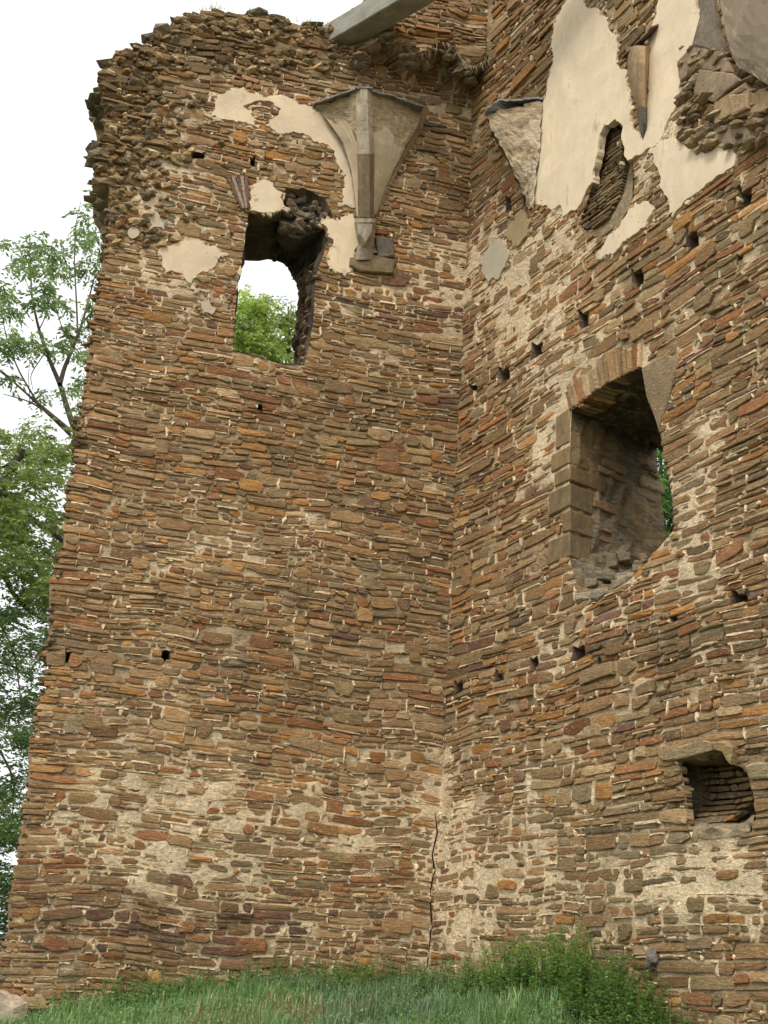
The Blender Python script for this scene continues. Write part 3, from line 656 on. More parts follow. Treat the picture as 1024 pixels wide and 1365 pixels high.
# rubble core showing where the facing is lost above the left window
c4p = lambda x, y: c4([(x, y)])[0]
core = Acc()
V, F = prism(WL, WL.poly(c4([(450,150),(560,120),(700,190),(760,330),(700,352),(620,372),(560,400),(500,385),(440,320)])), -.16, -.5, R2, .05, .02); core.add(V, F, (.12,.10,.075))
core.build('rubble_core', M_mort, wallL)
for k in range(26):
    x = random.uniform(440, 700); s = random.uniform(.04, .08)
    rock('rubble_stone', WL.hit(*c4p(x, 395-(abs(x-560)*.12)+random.uniform(-12, 12)), random.uniform(-.42, -.14)), (s*1.4, s*1.1, s*.8), M_stone, wallL, np.array(random.choice([(.17,.13,.085),(.2,.14,.085),(.12,.1,.07)])), k+1700, 1)
for k in range(60):
    x, y = random.uniform(460, 720), random.uniform(165, 395)
    if y > 400-(x-560)*.3 and x > 560: continue
    s = random.uniform(.03, .075)
    rock('rubble_stone', WL.hit(*c4p(x, y), -.13), (s*1.5, s, s*.8), M_stone, wallL, np.array(random.choice([(.17,.14,.10),(.22,.15,.09),(.11,.10,.08),(.28,.23,.16),(.14,.12,.09)])), k+100, 1)
# the splayed right jamb: upright stones
for k in range(60):
    t = random.uniform(.05, .95); i = random.uniform(7.2, 12); i0 = int(i); ff = i-i0
    F_ = np.array(LW_F[i0])*(1-ff)+np.array(LW_F[min(i0+1, 12)])*ff; B_ = np.array(LW_B[i0])*(1-ff)+np.array(LW_B[min(i0+1, 12)])*ff
    p = F_*(1-t)+B_*t; P = WL.P([p[0]+.01], [p[1]], -1.2*t, useD=False)[0]
    rock('reveal_stone', P, (.07, random.uniform(.10,.2), random.uniform(.02,.045)), M_stone, wallL, np.array(random.choice([(.20,.13,.07),(.25,.17,.09),(.14,.11,.07),(.36,.27,.17)])), k+300, 1, wall_ang(WL))
# fan of upright slabs at the left shoulder of the window arch
for k in range(5):
    a0 = c4p(108+k*24, 60+k*34-60+40); x0 = 100+k*27; 
    pts = c4([(x0, 75), (x0+20, 70), (200+k*9, 262), (188+k*9, 270)])
    V, F = prism(WL, WL.poly(pts), .03, -.1, R2, .006, .006); mesh('arch_stone', V, F, M_stone, wallL, np.array([(.15,.085,.065),(.36,.30,.21),(.16,.09,.07),(.38,.31,.22),(.17,.10,.08)][k]), center=True)

# ragged rubble along the broken left end and the wall top
def edge_rubble(W, pts_px, n, parent, seed, smin, smax, cols, depth=(-1.1, .0), out_=.05, join=None):
    acc_ = Acc()
    r = random.Random(seed); pl = np.array(W.poly(pts_px)); 
    for k in range(n):
        p = lerp_poly(pl, r.random()); s = r.uniform(smin, smax); d = -abs(r.triangular(0, 1.1, 0.05)) if depth[0] < 0 else 0
        P = W.P([p[0]+r.uniform(-out_, out_)], [p[1]+r.uniform(-out_, out_)], d)[0]
        a_ = ((s*r.uniform(.9, 1.9), s*1.1, s*r.uniform(.35, .8)), M_stone, parent, np.array(r.choice(cols)), seed*1000+k, 1, (r.uniform(-.3,.3), r.uniform(-.35,.35), wall_ang(W)[2]+r.uniform(-.5,.5)))
        if join: V, F = rock(None, P, *a_); acc_.add(V, F, a_[3])
        else: rock('rubble_stone', P, *a_)
    if join: acc_.build(join, M_stone, parent, 'stuff')
dk = [(.15,.125,.08),(.19,.155,.095),(.11,.095,.062),(.23,.185,.115),(.25,.18,.10)]
edge_rubble(WL, L_out_px[17:31], 105, wallL, 5, .05, .11, dk, out_=.02)
_face = Acc()
for k in range(520):
    x, y = random.gauss(175, 38), random.uniform(60, 330)
    if k % 3 == 0: x, y = random.uniform(200, 470), random.uniform(20, 95)
    u_, z_ = WL.uz(x, y)
    if not pip([(u_, z_)], L_out)[0] or any(pip([(u_, z_)], q)[0] for q in PL): continue
    s_ = random.uniform(.025, .07); Pq = WL.P([u_], [z_], .012)[0]
    V, F = rock(None, Pq, (s_*1.4, s_*.9, s_*.75), None, None, None, 5000+k, 1); _face.add(V, F, np.array(random.choice(dk+[(.26,.2,.11),(.50,.40,.25),(.24,.15,.07),(.42,.33,.2)]))*np.array((1.1,1,.85)))
_face.build('rubble_facing', M_stone, wallL, 'stuff')
edge_rubble(WL, L_out_px[30:40], 75, wallL, 6, .04, .11, dk)
edge_rubble(WL, L_out_px[0:18], 200, wallL, 7, .035, .075, [PAL['brown'], PAL['tan'], PAL['rust'], PAL['olive']], out_=.015, join='edge_rubble')
# underside of the overhanging corner rubble
for k in range(70):
    u_ = random.uniform(-1.6, -.05); d_ = random.uniform(.0, .42); s = random.uniform(.03, .075)
    P = WL.P([u_], [float(zb(u_))+.02+random.uniform(-.06, .1)], 0, useD=False)[0]+WL.N*d_
    rock('rubble_stone', P, (s*1.5, s*1.2, s*.7), M_stone, wallL, np.array(random.choice([(.16,.13,.085),(.22,.17,.1),(.26,.2,.12),(.13,.11,.075)])), k+900, 1)

_tv = []; _tf = []; _tc = []
for k in range(130):
    u_ = random.choice([-.25, -.55, -.1, -3.4, -2.9, -2.2])+random.gauss(0, .12); zt_ = float(zb(u_))+.12 if u_ > -1 else max(b for a_, b in scan_top(u_))
    p = WL.P([u_], [zt_], .03)[0]; L = random.uniform(.06, .22); dr = WL.N*random.uniform(.02, .1)+WL.U*random.uniform(-.08, .08)+UPZ*(-L if u_ > -1 else L*.5); n0 = len(_tv)
    _tv += [p-WL.U*.004, p+WL.U*.004, p+dr]; _tf.append((n0, n0+1, n0+2)); _tc += [random.choice([(.42,.34,.2), (.2,.24,.1), (.5,.42,.28)])]*3
fastmesh('dry_grass_tufts', _tv, _tf, M_grass, wallL, np.array(_tc), 'stuff')
# ------------------------------------------------------------------ vault springer on the left wall
spr = mesh('vault_springer', *(lambda: (lambda V: (V, [(0,1,2,3)]))(WL.P([-1.6,-1.0,-1.0,-1.6], [11.2,11.2,11.25,11.25], -.02, useD=False)))(), M_mort, ruin, (.2,.16,.1))
spr['label'] = 'stump of a vault rib with its corbel and lead caps'
def quadgrid(A, B, nu, nvv, name, m, parent, colf, bulge=.0, seed=0, thick=None, jit=.006, conc=0.0):
    WN = WL.N if 'L' in name or conc >= 0 else WR.N
    """surface between two 3D polylines A and B (lists of points, same length)"""
    r = np.random.RandomState(seed); A = np.array(A); B = np.array(B); V = []; C = []
    ia = np.linspace(0, len(A)-1, nvv+1)
    P = lambda X, t: X[int(min(t, len(X)-2))]+(X[int(min(t, len(X)-2))+1]-X[int(min(t, len(X)-2))])*(t-int(min(t, len(X)-2)))
    for q in ia:
        a, b = P(A, q), P(B, q)
        for i in range(nu+1):
            s = i/nu; V.append(a*(1-s)+b*s+r.uniform(-jit, jit, 3)-conc*((b-a)@WN)*(s-s**1.9)*WN); C.append(colf(s, q/(len(A)-1)))
    F = [(j*(nu+1)+i, j*(nu+1)+i+1, (j+1)*(nu+1)+i+1, (j+1)*(nu+1)+i) for j in range(nvv) for i in range(nu)]
    return mesh(name, V, F, m, parent, np.array(C), smooth=False)
ys = [118, 150, 180, 205, 230, 250, 272, 290]; xl = [474, 475, 475.5, 476, 477, 477, 477, 477.5]; xr = [496, 497, 498, 499, 499, 499, 499.5, 500]
dpt = [.46, .43, .39, .35, .30, .26, .21, .17]
def rib_seg(i0, i1, col, grow=0.0):
    V = []; F = []
    for i in range(i0, i1+1):
        y, a, b, d = ys[i], xl[i]-grow, xr[i]+grow, dpt[i]
        for px, dd in [(a+1, d-.30), (a, d-.09), (a+6.5, d+grow*.01), (b-6.5, d+grow*.01), (b, d-.09), (b-1, d-.30)]:
            V.append(WL.hit(px, y, dd))
    n = i1-i0+1
    for j in range(n-1):
        for k in range(6): F.append((j*6+k, j*6+(k+1)%6, (j+1)*6+(k+1)%6, (j+1)*6+k))
    F += [tuple(range(6)), tuple((n-1)*6+k for k in range(6))[::-1]]
    return mesh('rib_stone', V, F, M_ash, spr, col)
rib_seg(0, 3, (.50,.42,.30)); rib_seg(3, 5, (.25,.19,.115)); rib_seg(5, 7, (.22,.17,.105))
# moulding ring and corbel
def corb(rows, col, name='corbel'):
    V = []; F = []
    for y, a, b, d in rows:
        for px, dd in [(a, -.05), (a, d*.55), ((a*3+b)/4, d), ((a+3*b)/4, d), (b, d*.55), (b, -.05)]: V.append(WL.hit(px, y, dd))
    for j in range(len(rows)-1):
        for k in range(5): F.append((j*6+k, j*6+k+1, (j+1)*6+k+1, (j+1)*6+k))
    F += [tuple(range(6)), tuple((len(rows)-1)*6+k for k in range(6))[::-1]]
    return mesh(name, V, F, M_ash, spr, col)
cb = corb([(291,474,501,.22),(296,472.5,502,.23),(302,473,501,.21),(312,475,500,.18),(324,478,498,.13),(330,476,498,.10),(346,474,497,.08)], (.34,.29,.21))
V, F = prism(WL, WL.poly([(477,299),(497,299),(496,312),(487,325),(478,312)], .2), .225, .12, R2, .02, .0, useD=False, bev=.02); mesh('shield', V, F, M_ash, spr, (.37,.32,.235), center=True)
V, F = prism(WL, WL.poly([(500,318),(523,320),(524,345),(503,347)]), .05, -.05, R2, .02, .01); mesh('corbel_block', V, F, M_ash, spr, (.14,.12,.095), center=True)
V, F = prism(WL, WL.poly([(466,345),(500,343),(526,350),(522,368),(480,364),(465,356)]), .06, -.05, R2, .02, .01); mesh('corbel_block', V, F, M_ash, spr, (.20,.145,.08), center=True)
# webs of the lost vault on both sides
oL = [(420,140),(438,165),(456,190),(467,225),(472,258),(475,290)]; oR = [(566,140),(556,168),(541,195),(527,222),(514,250),(501,287)]
yy = [121, 155, 190, 222, 255, 288]; dd_ = [.36, .30, .25, .19, .14, .08]
xi = lambda arr, y: float(np.interp(y, ys, arr))
AL = [WL.hit(x, y, .05) for x, y in oL]; BL = [WL.hit(xi(xl, y)+2, y, d) for y, d in zip(yy, dd_)]
AR = [WL.hit(xi(xr, y)-2, y, d) for y, d in zip(yy, dd_)]; BR = [WL.hit(x, y, d) for (x, y), d in zip(oR, [.10,.11,.09,.06,.03,.01])]
def webcol(seed):
    def f(s, t): n = float(vn(s*3, t*26, 1, seed)); return np.array((.50,.385,.235))*(.65+.5*n)
    return f
quadgrid(AL, BL, 10, 22, 'web_masonry', M_stone, spr, webcol(1), seed=1, jit=.012, conc=.8); quadgrid(AR, BR, 12, 22, 'web_masonry', M_stone, spr, webcol(2), seed=2, jit=.008)
quadgrid(BR, [WL.hit(x+6, y+6, -.02) for x, y in oR], 3, 22, 'web_edge', M_mort, spr, lambda s, t: (.42,.33,.21), seed=3)
def sub(poly, off, q0, q1):
    a = np.array(poly); idx = np.linspace(q0*(len(a)-1), q1*(len(a)-1), 8)
    return [np.array([np.interp(i, range(len(a)), a[:,k]) for k in range(3)])+off for i in idx]
def web_plaster(A, B, tA, tB, off, seed, colr, conc=0.0):
    r = np.random.RandomState(seed); nu, nn = 14, 20; V = []; A = np.array(A); B = np.array(B)
    at = lambda X, t: np.array([np.interp(t*(len(X)-1), range(len(X)), X[:,k]) for k in range(3)])
    for i in range(nu+1):
        s = i/nu; t0 = tA+(tB-tA)*s+.05*math.sin(7*s+seed)+r.uniform(-.02,.02)
        for j in range(nn+1):
            t = t0+(1.0-t0)*j/nn; a_, b_ = at(A, t), at(B, t); V.append(a_*(1-s)+b_*s+off+r.uniform(-.002,.002,3)-conc*((b_-a_)@WL.N)*(s-s**1.9)*WL.N)
    for i in range(nu+1): V.append(V[i*(nn+1)]-off*1.6-UPZ*-.01)
    b = (nu+1)*(nn+1)
    F = [(i*(nn+1)+j, i*(nn+1)+j+1, (i+1)*(nn+1)+j+1, (i+1)*(nn+1)+j) for i in range(nu) for j in range(nn)]
    F += [(b+i, i*(nn+1), (i+1)*(nn+1), b+i+1) for i in range(nu)]
    return mesh('web_plaster', V, F, M_plast, spr, colr)
web_plaster(AL, BL, .12, .40, WL.N*.03+np.array([0,0,0.]), 1, (.52,.41,.275), .8); web_plaster(AR, BR, .30, .42, WL.N*.03, 2, (.50,.40,.265))
# lead caps
def strip(pts, wv, th, name, parent, m=M_lead, seed=0, col=None):
    r = np.random.RandomState(seed); Q = []
    for i in range(len(pts)-1):
        for k in range(6): t = k/6; Q.append(pts[i]*(1-t)+pts[i+1]*t)
    Q.append(pts[-1]); V = []; F = []
    for i, p in enumerate(Q):
        j = UPZ*r.uniform(-.012,.012)
        V += [p+j, p+j+UPZ*th, p+j+wv+UPZ*(th+.10), p+j+wv+UPZ*.08]
    for i in range(len(Q)-1):
        for k in range(4): F.append((i*4+k, i*4+(k+1)%4, i*4+4+(k+1)%4, i*4+4+k))
    F += [(0,1,2,3)[::-1], tuple(len(Q)*4-4+k for k in range(4))]
    return mesh(name, V, F, m, parent, col if col is not None else (.12,.125,.13))
strip([WL.hit(419,138,.09), WL.hit(445,128,.25), WL.hit(475,119,.40)], -WL.N*.42, .018, 'lead_cap', spr, seed=1)
strip([WL.hit(474,117,.47), WL.hit(497,117,.47)], -WL.N*.4, .02, 'lead_cap', spr, seed=2)
strip([WL.hit(496,122,.42), WL.hit(530,130,.32), WL.hit(566,143,.24)], -WL.N*.42, .022, 'lead_cap', spr, seed=3)
# hidden first quad of the springer is its bed inside the wall

# ------------------------------------------------------------------ springers on the right wall
spr2 = quadgrid([WR.hit(*p) for p in [(648,152,.50),(656,172,.46),(668,195,.38),(682,222,.27),(694,250,.15),(703,276,.05)]], [WR.hit(*p) for p in [(722,134,.06),(722,160,.06),(720,190,.06),(716,220,.06),(713,250,.05),(711,278,.05)]], 14, 24, 'vault_springer', M_stone, ruin, lambda s, t: np.array((.48,.37,.235))*(.6+.7*float(vn(s*4, t*20, 1, 4))) if s < .92-.5*t+.22*math.sin(t*17) else np.array((.62,.51,.36))*(.85+.2*float(vn(s*6, t*9, 1, 6))), seed=5, jit=.015)
spr2['label'] = 'ragged springer stump under a bent lead strip near the corner'
quadgrid([WR.hit(*p) for p in [(648,152,.50),(656,172,.46),(668,195,.38),(682,222,.27),(694,250,.15),(703,276,.05)]], [WR.hit(*p) for p in [(652,160,.05),(660,185,.03),(671,205,.0),(684,228,0),(695,253,0),(703,277,0)]], 6, 24, 'web_edge', M_mort, spr2, lambda s, t: (.13,.10,.065), seed=6, jit=.02)
strip([WR.hit(645,155,.52), WR.hit(650,144,.55), WR.hit(664,135,.45), WR.hit(695,133,.25), WR.hit(721,132,.08)], -WR.N*.35, .022, 'lead_cap', spr2, seed=4)
# tapering ochre springer between the plaster lobes
def pend(xsL, xsR, ysv, ds, col, name, parent, label=None):
    V = []; F = []
    for a, b, y, d in zip(xsL, xsR, ysv, ds):
        V += [WR.hit(a, y, .0), WR.hit(a*.75+b*.25, y, d*.8), WR.hit((a+b)/2, y-2, d), WR.hit(a*.2+b*.8, y, d*.7), WR.hit(b, y, .0)]
    n = len(ysv)
    for j in range(n-1):
        for k in range(4): F.append((j*5+k, j*5+k+1, j*5+6+k, j*5+5+k))
    F += [(0,4,3,2,1), tuple((n-1)*5+k for k in range(5))]
    o = mesh(name, V, F, M_ash, parent, col)
    if label: o['label'] = label
    return o
pd = pend([834,836,838,843,850], [867,866,865,864,863], [62,85,105,128,143], [.17,.19,.17,.14,.11], (.36,.25,.14), 'rib_springer', ruin, 'ochre tapering rib springer between two plaster lobes')
pend([848,851,856], [864,863.5,858], [143,165,188], [.125,.09,.04], (.14,.125,.10), 'springer_tip', pd)
strip([WR.hit(828,78,.05), WR.hit(848,58,.13), WR.hit(869,38,.09)], -WR.N*.12, .012, 'crack_shadow', pd, M_mort, 9, (.10,.08,.06))  # dark-coloured strip stands in for a crack and the shadow in it
vr = mesh('vault_remnant', *(lambda: prism(WR, WR.poly([(932,-60),(960,-60),(958,0),(962,40),(973,74),(930,64),(940,22)]), .07, -.1, R2, .02, .01))(), M_ash, ruin, (.20,.165,.12))
vr['label'] = 'brown springing blocks and grey vault shell at the upper right'
for pts, p, c in [([(930,62),(972,72),(987,100),(942,97),(912,110),(907,84)],.07,(.30,.21,.13)), ([(942,97),(987,102),(1000,112),(960,140),(935,128)],.11,(.30,.22,.14)), ([(962,141),(1002,113),(1012,128),(1035,124),(1040,150),(985,162),(962,170)],.10,(.36,.25,.13)),
                  ([(957,172),(985,163),(1040,151),(1040,170),(975,200),(958,190)],.05,(.26,.20,.13)), ([(985,132),(1012,130),(1012,150),(990,160)],.14,(.38,.26,.14))]:
    V, F = prism(WR, WR.poly(pts), p, -.1, R2, .03, .012); mesh('springer_block', V, F, M_ash, vr, c, center=True)
_sr = Acc()
for k in range(190):
    x = random.uniform(905, 1040); y = random.uniform(55, 205)
    if y < 62+(x-905)*.15 or y > 215-(x-905)*.2: continue
    s_ = random.uniform(.025, .085); V, F = rock(None, WR.hit(x, y, random.uniform(.0, .07)), (s_*1.5, s_, s_*.55), None, None, None, 8000+k, 1, (random.uniform(-.2,.2), random.uniform(-.25,.25), wall_ang(WR)[2]))
    _sr.add(V, F, np.array(random.choice([(.30,.22,.13),(.22,.15,.09),(.45,.37,.25),(.18,.14,.1),(.34,.24,.12)])))
_sr.build('springer_rubble', M_stone, vr, 'stuff')
quadgrid([WR.hit(*p) for p in [(958,-60,.1),(960,0,.12),(968,45,.13),(976,75,.12),(985,90,.12)]], [WR.hit(*p) for p in [(1085,-80,.9),(1085,-20,.8),(1080,50,.65),(1075,100,.5),(1070,135,.4)]], 14, 16, 'vault_shell', M_plast, vr, lambda s, t: np.array((.36,.285,.20))*(.8+.4*float(fbm(s*3, t*3, 1, 9))), seed=9, jit=.004)
quadgrid([WR.hit(*p) for p in [(976,75,.12),(985,90,.12)]], [WR.hit(*p) for p in [(1075,100,.5),(1070,135,.4)]], 14, 2, 'shell_edge', M_mort, vr, lambda s, t: (.33,.27,.18), seed=10, jit=.02)

# ------------------------------------------------------------------ concrete beam across the corner
p0 = WL.hit(446, 50, .10); bd = azv(135.0); bn = np.array([bd[1], -bd[0], 0]); 
if bn@(EYE-p0) < 0: bn = -bn
bs = p0-bd*.35; be = p0+bd*5.2
loop = lambda z: [bs+UPZ*z, be+UPZ*z, be-bn*.30+UPZ*z, bs-bn*.30+UPZ*z]
beam = solid_box('concrete_beam', np.array(loop(0)+loop(.30)), M_conc, None, (.30,.285,.235), .012, .0, 3)
tag(beam, 'pale grey concrete beam laid across the top of the ruined corner', 'beam')

# ------------------------------------------------------------------ ground
def gz(x, y):
    x = np.asarray(x, float); y = np.asarray(y, float)
    z = 1.58*np.clip(y/15.2, 0, 1.1)**1.25 - .20*np.clip(-x-1.0, 0, 6)**1.1*np.clip(y/14, 0, 1)
    z = z - .07 + .34*np.exp(-((x-1.9)/1.25)**2-((y-12.3)/1.9)**2) - .22*ss(2.7, 3.3, x)*ss(7, 11, y)
    z = z + (fbm(x, y, 1.5, 61, 3)-.5)*.12
    far = ss(17, 40, y)+ss(12, 40, np.abs(x)); z = z*(1-np.clip(far, 0, 1)) - 1.5*np.clip(far, 0, 1)
    return z
ax = np.unique(np.concatenate([np.linspace(-600, -20, 12), np.linspace(-20, -7, 16), np.linspace(-7, 7, 120), np.linspace(7, 20, 16), np.linspace(20, 600, 12)]))
ay = np.unique(np.concatenate([np.linspace(-300, -4, 10), np.linspace(-4, 6, 24), np.linspace(6, 18, 110), np.linspace(18, 40, 20), np.linspace(40, 900, 14)]))
GX, GY = np.meshgrid(ax, ay); GZ = gz(GX, GY); V = np.stack([GX.ravel(), GY.ravel(), GZ.ravel()], 1); nx = len(ax)
F = np.array([(j*nx+i, j*nx+i+1, (j+1)*nx+i+1, (j+1)*nx+i) for j in range(len(ay)-1) for i in range(nx-1)])
t = ss(.5, .72, fbm(V[:,0], V[:,1], .9, 70))[:,None]; gc = np.array((.05,.075,.028))*(1-t)+np.array((.17,.125,.075))*t
g = fastmesh('ground', V, F, M_soil, None, gc, 'structure', smooth=True)
g['label'] = 'rough sloping turf with bare earth patches at the foot of the walls'

# grass: many blades
def inside_ruin(x, y):
    P = np.stack([x, y], 1)-CORNER[:2]; return (P@WL.N[:2] < .03) | (P@WR.N[:2] < .03)
def blades(n, xr_, yr_, h, seed, dens=None, cols=None):
    r = np.random.RandomState(seed); x = r.uniform(*xr_, n); y = r.uniform(*yr_, n); k = ~inside_ruin(x, y)
    if dens is not None: k &= r.rand(n) < dens(x, y)
    x, y = x[k], y[k]; n = len(x); z = gz(x, y)-.01
    pat = fbm(x, y, .7, 80); hh = r.uniform(h[0], h[1], n)*(.35+1.5*vn(x, y, .28, 81)**1.6); a = r.uniform(0, 2*math.pi, n); wd = r.uniform(.0025, .0055, n)*(1+1.2*(r.rand(n) < .15)); lean = r.uniform(.1, .7, n)*hh
    d = np.stack([np.cos(a), np.sin(a), 0*a], 1); s = np.stack([-np.sin(a), np.cos(a), 0*a], 1)*wd[:,None]; b = np.stack([x, y, z], 1)
    m1 = b+d*(lean*.35)[:,None]+UPZ*(hh*.6)[:,None]; tp = b+d*lean[:,None]+UPZ*hh[:,None]
    V = np.stack([b-s, b+s, m1-s*.8, m1+s*.8, tp], 1).reshape(-1, 3); i = np.arange(n)*5
    F = np.concatenate([np.stack([i, i+1, i+3], 1), np.stack([i, i+3, i+2], 1), np.stack([i+2, i+3, i+4], 1)])
    base = np.array(cols[0])*(1-pat[:,None])+np.array(cols[1])*pat[:,None]; dry = (r.rand(n) < .06+.5*ss(.55, .75, fbm(x, y, .9, 70)))[:,None]
    c = np.where(dry, np.array((.34,.26,.15)), base)*np.exp(r.normal(0, .22, n))[:,None]
    bl = ss(-1.2, -.2, x)*(1-ss(.6, 1.4, x))*ss(.4, .7, vn(x, y, 1.1, 83)); c = c*(1-.5*bl[:,None])+np.array((.13,.20,.15))*.5*bl[:,None]
    return V, F, np.repeat(c, 5, 0)
parts = [blades(130000, (-5, 4.6), (8.2, 15.6), (.06, .20), 1, None, ((.13,.26,.075), (.22,.36,.14))), blades(16000, (-9, 6), (2, 8.4), (.05, .13), 2, None, ((.13,.26,.075), (.22,.36,.14)))]
nV = 0; Vs = []; Fs = []; Cs = []
for V, F, c in parts: Vs.append(V); Fs.append(F+nV); Cs.append(c); nV += len(V)
gr = fastmesh('grass', np.vstack(Vs), np.vstack(Fs), M_grass, None, np.vstack(Cs), 'stuff')
gr['label'] = 'shaggy green grass growing on the slope below the two walls'; gr['category'] = 'grass'

# small broad leaves between the blades
r = np.random.RandomState(17); n = 110000; x = r.uniform(-5, 4.6, n); y = r.uniform(8.2, 15.6, n); k = ~inside_ruin(x, y) & (r.rand(n) < .25+.9*ss(.35, .65, fbm(x, y, .5, 90))); x, y = x[k], y[k]; n = len(x)
a = r.uniform(0, 6.283, n); d = np.stack([np.cos(a), np.sin(a), r.uniform(-.2, .8, n)], 1); sdv = np.stack([-np.sin(a), np.cos(a), 0*a], 1); L = r.uniform(.012, .035, n)[:,None]; p = np.stack([x, y, gz(x, y)+r.uniform(.03, .19, n)*(.5+vn(x, y, .5, 81))], 1)
V = np.stack([p, p+d*L*.5+sdv*L*.3, p+d*L, p+d*L*.5-sdv*L*.3], 1).reshape(-1, 3); pt = fbm(x, y, .8, 91)[:,None]
c = (np.array((.15,.28,.10))*(1-pt)+np.array((.27,.38,.22))*pt)*np.exp(r.normal(0, .25, n))[:,None]
o = fastmesh('ground_cover', V, np.arange(len(V)).reshape(-1, 4), M_leaf, None, np.repeat(c, 4, 0), 'stuff'); tag(o, 'small leafy ground cover mixed into the grass below the walls', 'ground cover')
# weeds: leafy clumps against the walls, each a thing
def weed(px, dist_or_xy, h, nst, lab, seed, colr, spread=.22, leaf=.035, grp='weeds along the wall foot'):
    r = np.random.RandomState(seed); x0, y0 = dist_or_xy; h = h*1.25; nst = int(nst*2.2); spread = spread*1.45; leaf = leaf*1.35; V = []; F = []; C = []; SV = []; SF = []
    for s in range(nst):
        a = r.uniform(0, 6.28); rad = spread*math.sqrt(r.rand()); bx, by = x0+rad*math.cos(a), y0+rad*math.sin(a)
        P = np.array([bx, by]) - CORNER[:2]
        for W in (WL, WR):
            dn = P@W.N[:2]
            if dn < .06: bx += W.N[0]*(.06-dn); by += W.N[1]*(.06-dn)
        bz = float(gz(bx, by))-.02; hh = h*r.uniform(.45, 1.05); ln = r.uniform(-.25, .25, 2)*hh
        pts = [np.array([bx+ln[0]*t*t, by+ln[1]*t*t, bz+hh*t]) for t in np.linspace(0, 1, 6)]
        o = len(SV)
        for i, p in enumerate(pts):
            w_ = .004*(1-i/7); SV += [p+[w_,0,0], p+[-w_*.5,w_*.87,0], p+[-w_*.5,-w_*.87,0]]
        for i in range(5):
            for k in range(3): SF.append((o+i*3+k, o+i*3+(k+1)%3, o+i*3+3+(k+1)%3, o+i*3+3+k))
        for q in range(int(hh/.014)):
            t = r.uniform(.12, 1); p = np.array([bx+ln[0]*t*t, by+ln[1]*t*t, bz+hh*t]); a = r.uniform(0, 6.28); L = leaf*r.uniform(.6, 1.5)*(1.25-.6*t); up = r.uniform(-.1, .9)
            d = np.array([math.cos(a), math.sin(a), up]); d /= np.linalg.norm(d); sd_ = np.cross(d, UPZ); sd_ /= np.linalg.norm(sd_)+1e-6; w_ = L*.22; n0 = len(V)
            V += [p, p+d*L*.5+sd_*w_, p+d*L-UPZ*L*.15, p+d*L*.5-sd_*w_]; F.append((n0, n0+1, n0+2, n0+3)); c = np.array(colr)*math.exp(r.normal(0, .25)); C += [c]*4
    e = empty('weed_clump', (x0, y0, float(gz(x0, y0))), lab, 'weeds', grp)
    fastmesh('leaves', V, F, M_leaf, e, np.array(C)); fastmesh('stems', SV, SF, M_bark, e, np.tile((.09,.11,.045), (len(SV), 1)))
def on_wall(W, px, py, d):
    P = W.hit(px, py, d); return (P[0], P[1])
G1 = (.20,.34,.11); G2 = (.16,.28,.09); G3 = (.23,.35,.15)
for k, (W, px, d, h, n, lab, c) in enumerate([
  (WR, 700, .45, .46, 50, 'leafy green weed clump by the right wall, just right of the corner', G1), (WR, 758, .30, .52, 44, 'tallest weed clump, rising highest against the right wall', G1),
  (WR, 800, .35, .46, 40, 'bushy dark green weeds just right of the tallest clump', G2), (WR, 845, .30, .42, 34, 'dark weeds against the right wall left of the bare foot', G2),
  (WR, 882, .35, .34, 26, 'last weed clump before the bare right wall foot', G2), (WR, 650, .55, .40, 46, 'low weeds in the inside corner of the ruin', G3),
  (WL, 560, .25, .26, 24, 'small weed tuft at the left wall beside the crack', G3), (WL, 480, .22, .30, 24, 'weed tuft against the left wall halfway along its foot', G1),
  (WL, 440, .25, .26, 22, 'thin weeds left of the middle of the left wall foot', G3), (WL, 190, .25, .30, 26, 'weed clump climbing near the left end of the left wall', G3),
  (WL, 120, .25, .30, 24, 'leftmost weed clump at the foot of the left wall', G1), (WL, 270, .3, .22, 20, 'short weeds below the purple stones of the left wall', G2),
  (WL, 350, .3, .22, 20, 'short weeds at the left wall between the purple stones and the middle', G3), (WL, 395, .25, .28, 20, 'upright weeds in front of the left wall under the window', G2)]):
    weed(px, on_wall(W, px, 1290, d), h, n, lab, 200+k, c)
for k, (px, dist, h, lab) in enumerate([(735,10.8,.30,'feathery weeds in the grass below the tallest clump'), (800,10.3,.28,'weeds standing in the grass in front of the right wall'), (860,9.9,.26,'weeds at the lower right edge of the grass'), (590,11.5,.2,'soft pale weeds in the middle of the grass')]):
    P = atrange(px, 1290, dist); weed(px, (P[0], P[1]), h, 34, lab, 300+k, G3 if k != 1 else G1, .3)
for k, (px, dist) in enumerate([(935,9.6),(985,9.2),(1015,9.0)]):
    P = atrange(px, 1290, dist); weed(px, (P[0], P[1]), .45, 10, ['thin seedling stems at the foot of the bare right wall','wispy stems below the niche','wispy stems at the right edge below the niche'][k], 320+k, G3, .12)

# pale footing boulder at the left end
b0 = WL.hit(2, 1352, .15); bo = rock('footing_boulder', b0, (.20, .24, .19), M_ash, None, (.46,.37,.27), 74, 3, (.3,.2,.4)); tag(bo, 'pale rounded stone at the left foot of the wall', 'boulder')
b1 = WL.hit(24, 1378, .2); bo = rock('footing_boulder', b1, (.30, .2, .10), M_stone, None, (.15,.125,.095), 78, 3); tag(bo, 'flat brown stone lying right of the pale boulder', 'boulder')
P = WR.hit(872, 1279, -.01); bo = rock('footing_boulder', P, (.10, .07, .08), M_stone, None, (.17,.16,.14), 79, 3); tag(bo, 'dark rounded grey stone at the right wall foot above the weeds', 'boulder')

